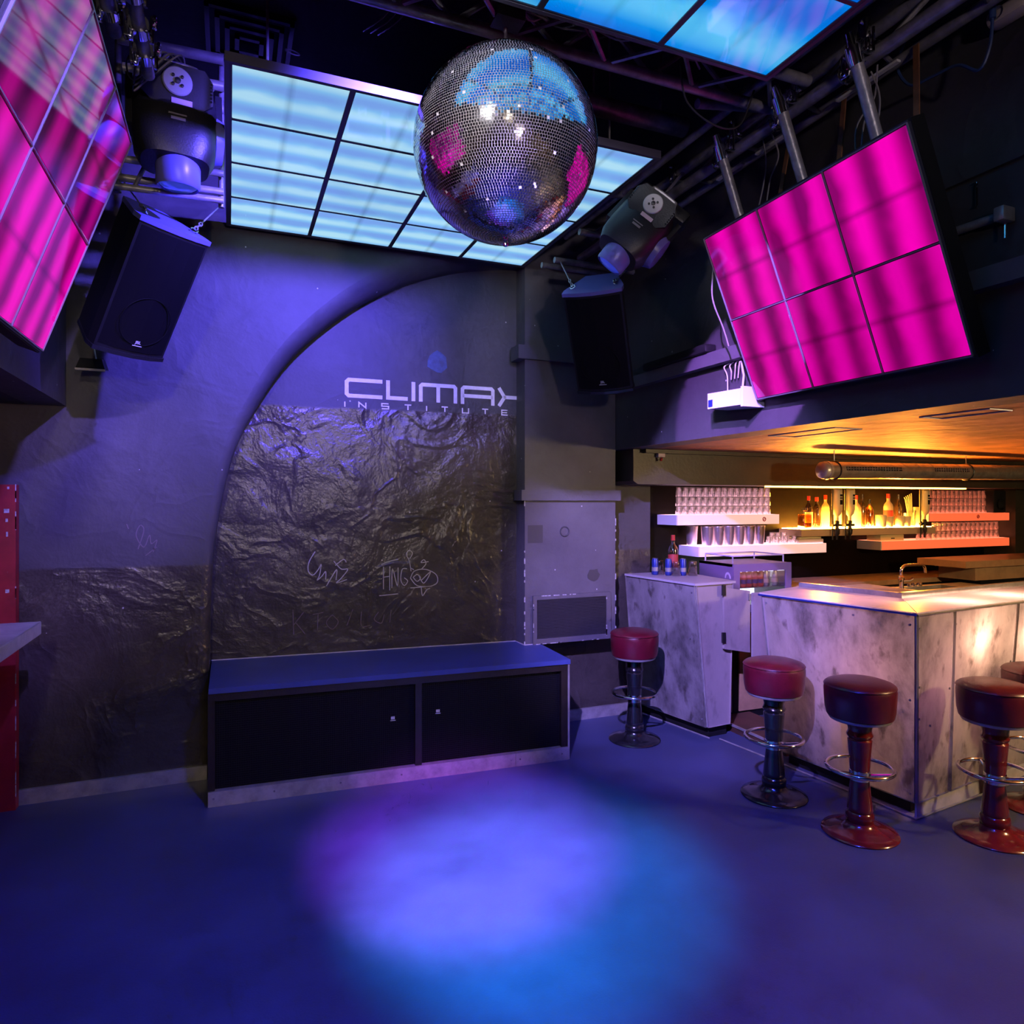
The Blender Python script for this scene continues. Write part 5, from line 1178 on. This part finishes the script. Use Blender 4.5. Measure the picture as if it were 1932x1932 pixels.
# pale arch emblem on the side
multi_e = MB()
for i in range(10):
    a0 = math.pi * i / 10; a1 = math.pi * (i + 1) / 10
    p = [(0.035 * math.cos(a0), 0.05 * math.sin(a0)), (0.035 * math.cos(a1), 0.05 * math.sin(a1)), (0.022 * math.cos(a1), 0.032 * math.sin(a1)), (0.022 * math.cos(a0), 0.032 * math.sin(a0))]
    multi_e.prism([(-0.20 + q[0], 0.27 + q[1]) for q in p], 'x', X0 - 0.002, X0 - 0.0005)
multi_e.build('emblem', 'ledge_white', fg)
can_prof = [(0, 0), (0.020, 0.0), (0.026, 0.006), (0.0265, 0.012), (0.0265, 0.112), (0.022, 0.126), (0.022, 0.130), (0, 0.128)]
def can(name, label, cat, group, loc, body, bandm, s=1.0):
    t = thing(name, label, cat, loc, group=group)
    MB().lathe(can_prof, 16).build('can_body', body, t)
    MB().lathe([(0.0272, 0.03), (0.0272, 0.062)], 16).build('print_band', bandm, t)
    MB().lathe([(0.0, 0.1285), (0.0215, 0.1305), (0.0225, 0.131)], 16).build('lid', 'can_silver', t)
    return t
c0 = None
for k in range(5):
    lab = ['leftmost red and blue can in the mini fridge', 'second red and blue can in the mini fridge', 'third red and blue can in the mini fridge', 'fourth red and blue can in the mini fridge', 'fifth red and blue can in the mini fridge'][k]
    loc = (3.98 - 0.205 + k * 0.058, 4.42, 0.82 + 0.192)
    if c0 is None: c0 = can('soda_can', lab, 'can', 'red and blue cans in the fridge', loc, 'can_red', 'can_blue')
    else: dup(c0, loc, lab)
c1 = None
for k in range(4):
    lab = ['leftmost silver can in the mini fridge', 'second silver can in the mini fridge', 'third silver can in the mini fridge', 'rightmost silver can in the mini fridge'][k]
    loc = (3.98 + 0.085 + k * 0.043 * 1.35 * 0.75, 4.42 + 0.0, 0.82 + 0.192) if False else (3.98 + 0.082 + k * 0.0545 * 0.86, 4.42 + 0.055 * (k % 2), 1.012)
    if c1 is None: c1 = can('energy_can', lab, 'can', 'silver cans in the fridge', loc, 'can_silver', 'label_cream')
    else: dup(c1, loc, lab)

# ---------- cans, glasses and bottle on the short bar block
ZB = TOPZ + 0.0045
for lab, x, y in (('blue and silver can nearest the wall on the short bar block', 3.115, 4.60), ('blue and silver can in front of the clear bottle', 3.185, 4.52), ('blue and silver can rightmost on the short bar block', 3.285, 4.47)):
    can('energy_can', lab, 'can', 'cans on the short bar block', (x, y, ZB), 'can_blue', 'can_silver')
for lab, x, y in (('tumbler beside the left can on the short bar block', 3.165, 4.61), ('tumbler beside the middle can on the short bar block', 3.225, 4.47), ('tumbler beside the right can on the short bar block', 3.352, 4.435)):
    glass(x, y, ZB, lab, 'tumblers on the short bar block', 1.08)
bt = bottle('clear bottle with red cap on the short bar block', 3.30, 4.62, ZB, 0.31, 0.040, 'glass_clear', 'cap_red', 'label_red'); bt['group'] = 'bottles on the short bar block'

# ================================================================== BAR CEILING: DUCT, FRAMES
du = thing('air_duct', 'round zinc air duct hanging over the bar', 'duct', (4.25, 4.0, 1.945))
MB().tube((4.28, 4.0, 1.945), (8.6, 4.12, 1.985), 0.066, 24, cap=False).build('duct_pipe', 'zinc_duct', du, world=True)
MB().lathe([(0.0, -0.05), (0.05, -0.045), (0.064, -0.03), (0.068, 0.0), (0.072, 0.0), (0.072, 0.025), (0.066, 0.03)], 28, Matrix.Translation((4.26, 4.0, 1.945)) @ Matrix.Rotation(R(90), 4, 'Y')).build('end_cap', 'steel_brushed', du, world=True)
for x in (4.36, 5.95, 7.3):
    yy = 4.0 + (x - 4.28) * 0.0278; zz = 1.945 + (x - 4.28) * 0.0093
    MB().torus((x, yy, zz), (1, 0.03, 0.01), 0.069, 0.006, 28, 6).build('hanger_band', 'black_plastic', du, world=True)
    MB().tube((x, yy, zz + 0.07), (x, yy, 2.10), 0.004, 6).build('hanger_rod', 'steel_brushed', du, world=True)
for xa, xb in ((4.42, 5.05), (5.45, 5.90)):
    lv = MB(); n = int((xb - xa) / 0.03)
    def dp(x, a): return (x, 4.0 + (x - 4.28) * 0.0278 + 0.0672 * math.cos(a), 1.945 + (x - 4.28) * 0.0093 + 0.0672 * math.sin(a))
    plate = MB(); A0, A1 = R(182), R(156)
    plate.add([dp(xa, A0), dp(xb, A0), dp(xb, (A0 + A1) / 2), dp(xa, (A0 + A1) / 2), dp(xb, A1), dp(xa, A1)], [(0, 1, 2, 3), (3, 2, 4, 5)])
    vp = plate.build('vent_plate', 'black_paint', du, world=True)
    for k in range(n):
        x = xa + 0.012 + k * 0.03
        lv.tube(Vector(dp(x, A0)) + Vector((0, -0.002, 0)), Vector(dp(x + 0.006, A1)) + Vector((0, -0.002, 0)), 0.004, 5)
    lv.tube(Vector(dp(xa, (A0 + A1) / 2)) + Vector((0, -0.003, 0)), Vector(dp(xb, (A0 + A1) / 2)) + Vector((0, -0.003, 0)), 0.003, 5)
    lv.build('louvre', 'steel_dark', du, world=True)
for k in range(18):
    x = 5.1 + k * 0.17; yy = 4.0 + (x - 4.28) * 0.0278; zz = 1.945 + (x - 4.28) * 0.0093
    MB().torus((x, yy, zz), (1, 0.25, 0.1), 0.0665, 0.0022, 24, 4).build('spiral_seam', 'zinc_duct', du, world=True)
def hatch(label, pts):
    t = thing('ceiling_hatch', label, 'hatch', (pts[0][0], pts[0][1], 2.098), group='ceiling hatches over the bar')
    for a, b in zip(pts, pts[1:] + pts[:1]):
        MB().path([(a[0], a[1], 2.098), (b[0], b[1], 2.098)], 0.0035, 6).build('frame_strip', 'ledge_white', t, world=True)
    return t
hatch('pale outlined ceiling hatch left, above the flap door', [(3.00, 3.24), (3.00, 2.75), (3.20, 2.75), (3.20, 3.24)])
hatch('pale outlined ceiling hatch right, near the picture edge', [(3.0, 2.26), (3.0, 1.94), (3.15, 1.94), (3.15, 2.26)])
sn = thing('ceiling_sensor', 'small pale sensor box at the left end of the beam', 'sensor', (3.05, 4.44, 2.07))
MB().bbox((3.02, 4.415, 2.04), (3.085, 4.45, 2.09), 0.006).build('sensor_box', 'socket_beige', sn, world=True); MB().tube((3.045, 4.41, 2.035), (3.045, 4.42, 2.015), 0.010, 8).build('red_cap', 'cap_red', sn, world=True)
M('salmon_card', (0.55, 0.30, 0.25), 0.6)
tag(MB().bbox((4.78, 4.43, 2.005), (5.28, 4.449, 2.03), 0.003, 1).build('beam_strip', 'salmon_card'), 'pale pink strip on the beam above the air duct', 'strip')

# ================================================================== UPPER RIGHT WALL DETAILS
em = thing('emergency_light', 'white emergency light box with loose cables on the right wall', 'emergency light', (2.70, 3.2, 2.28))
MB().hexa([(2.60, 3.02, 2.235), (2.75, 3.02, 2.225), (2.75, 3.30, 2.245), (2.60, 3.30, 2.245), (2.60, 3.02, 2.325), (2.75, 3.02, 2.325), (2.75, 3.30, 2.335), (2.60, 3.30, 2.335)]).build('lamp_box', 'white_plastic', em, world=True)
MB().box((2.596, 3.255, 2.255), (2.602, 3.29, 2.295)).build('maker_plate', 'can_blue', em, world=True)
MB().box((2.60, 3.0, 2.225), (2.75, 3.018, 2.335)).build('end_cap', 'white_plastic', em, world=True)
for k in range(4):
    MB().path(catmull([(2.73, 3.28 - 0.03 * k, 2.335 if k < 1 else 2.42), (2.71, 3.26 - 0.035 * k, 2.44 + 0.02 * k), (2.72, 3.30 - 0.05 * k, 2.50), (2.74, 3.27 - 0.03 * k, 2.52)], 6), 0.004, 5).build('loose_cable', 'cable_white', em, world=True)
MB().path([(2.70, 3.12, 2.33), (2.71, 3.12, 2.42), (2.72, 3.15, 2.50)], 0.006, 6).build('loose_cable', 'cable_white', em, world=True)
tag(MB().bbox((2.66, 3.40, 2.608), (2.745, 4.08, 2.66), 0.01).build('black_duct_tray', 'black_paint'), 'black tray lying on the wall ledge beside the right speaker', 'tray')
co = thing('wall_conduit', 'short silver conduit tube on the right wall beyond the pink panel', 'conduit', (2.72, 1.8, 2.79))
MB().tube((2.71, 2.25, 2.80), (2.71, 1.715, 2.787), 0.017, 12).build('conduit_tube', 'steel_pipe', co, world=True); MB().bbox((2.68, 1.68, 2.76), (2.75, 1.72, 2.815), 0.006).build('bracket', 'steel_brushed', co, world=True)
MB().tube((2.72, 1.70, 2.76), (2.72, 1.70, 2.70), 0.004, 6).build('hook', 'chrome', co, world=True)
ho = thing('wall_hook', 'thin chrome hanger rod on the dark right wall', 'hook', (2.74, 1.82, 2.96))
MB().tube((2.74, 1.82, 2.87), (2.74, 1.82, 2.97), 0.003, 6).build('rod', 'black_gloss', ho, world=True)
for z in (2.87, 2.95, 2.965): MB().lathe([(0, -0.006), (0.008, 0.0), (0, 0.006)], 8, Matrix.Translation((2.738, 1.82, z))).build('bead', 'chrome', ho, world=True)
sc2 = thing('cable_socket', 'beige trailing socket with cable in the top right corner', 'socket', (2.70, 1.68, 3.55))
MB().bbox((2.66, 1.60, 3.50), (2.735, 1.74, 3.56), 0.02).build('socket_body', 'socket_beige', sc2, world=True)
MB().lathe([(0, -0.002), (0.02, 0.0), (0.024, 0.006)], 16, Matrix.Translation((2.66, 1.69, 3.53)) @ Matrix.Rotation(R(-90), 4, 'Y')).build('outlet', 'steel_dark', sc2, world=True)
MB().path(catmull([(2.70, 1.66, 3.555), (2.70, 1.66, 3.66), (2.71, 1.70, 3.80), (2.72, 1.70, 3.91)], 6), 0.006, 6).build('lead', 'cable_dark', sc2, world=True)
MB().path(catmull([(2.70, 1.60, 3.53), (2.71, 1.50, 3.56), (2.72, 1.40, 3.64)], 6), 0.006, 6).build('lead', 'cable_grey', sc2, world=True)
bc2 = thing('blue_cable', 'blue cable looping below the truss in the top right corner', 'cable', (2.6, 1.9, 3.5))
MB().path(catmull([(2.60, 2.02, 3.62), (2.60, 2.06, 3.53), (2.60, 2.00, 3.42), (2.60, 1.90, 3.40), (2.60, 1.80, 3.385), (2.60, 1.72, 3.32), (2.60, 1.68, 3.38), (2.60, 1.67, 3.48), (2.60, 1.67, 3.60)], 8), 0.006, 6).build('cable_loop', 'cable_blue', bc2, world=True)
MB().tube((2.60, 1.67, 3.48), (2.60, 1.67, 3.57), 0.012, 10).build('plug', 'cable_blue', bc2, world=True)

# ================================================================== CEILING DETAILS
dv = thing('ceiling_diffuser', 'square black air diffuser on the ceiling above the left moving head', 'vent', (0.096, 3.78, CEIL))
for k in range(4):
    a = 0.207 - k * 0.046; z1 = CEIL - 0.001 - k * 0.012; f = MB()
    f.box((0.096 - a, 3.78 - a, z1 - 0.03), (0.096 + a, 3.78 - a + 0.022, z1 - 0.012)).box((0.096 - a, 3.78 + a - 0.022, z1 - 0.03), (0.096 + a, 3.78 + a, z1 - 0.012)).box((0.096 - a, 3.78 - a, z1 - 0.03), (0.096 - a + 0.022, 3.78 + a, z1 - 0.012)).box((0.096 + a - 0.022, 3.78 - a, z1 - 0.03), (0.096 + a, 3.78 + a, z1 - 0.012))
    f.build('diffuser_ring', 'black_gloss', dv, world=True)
MB().box((-0.12, 3.57, CEIL - 0.012), (0.31, 3.99, CEIL - 0.0005)).build('back_plate', 'black_paint', dv, world=True)
rg = tag(MB().torus((0.298, 3.65, CEIL - 0.12), (0.1, -0.7, 0.7), 0.035, 0.003, 24, 6).build('hanging_ring', 'steel_pipe'), 'thin wire ring hanging below the black ceiling', 'ring')
cd = thing('ceiling_duct', 'dark tube under the ceiling right of the mirror ball', 'pipe', (1.9, 3.1, 3.75))
MB().tube((1.55, 3.05, 3.70), (2.25, 3.05, 3.70), 0.05, 16).build('pipe_body', 'steel_dark', cd, world=True)
for x in (1.7, 2.1): MB().tube((x, 3.05, 3.74), (x, 3.05, CEIL - 0.001), 0.006, 6).build('hanger', 'steel_dark', cd, world=True)
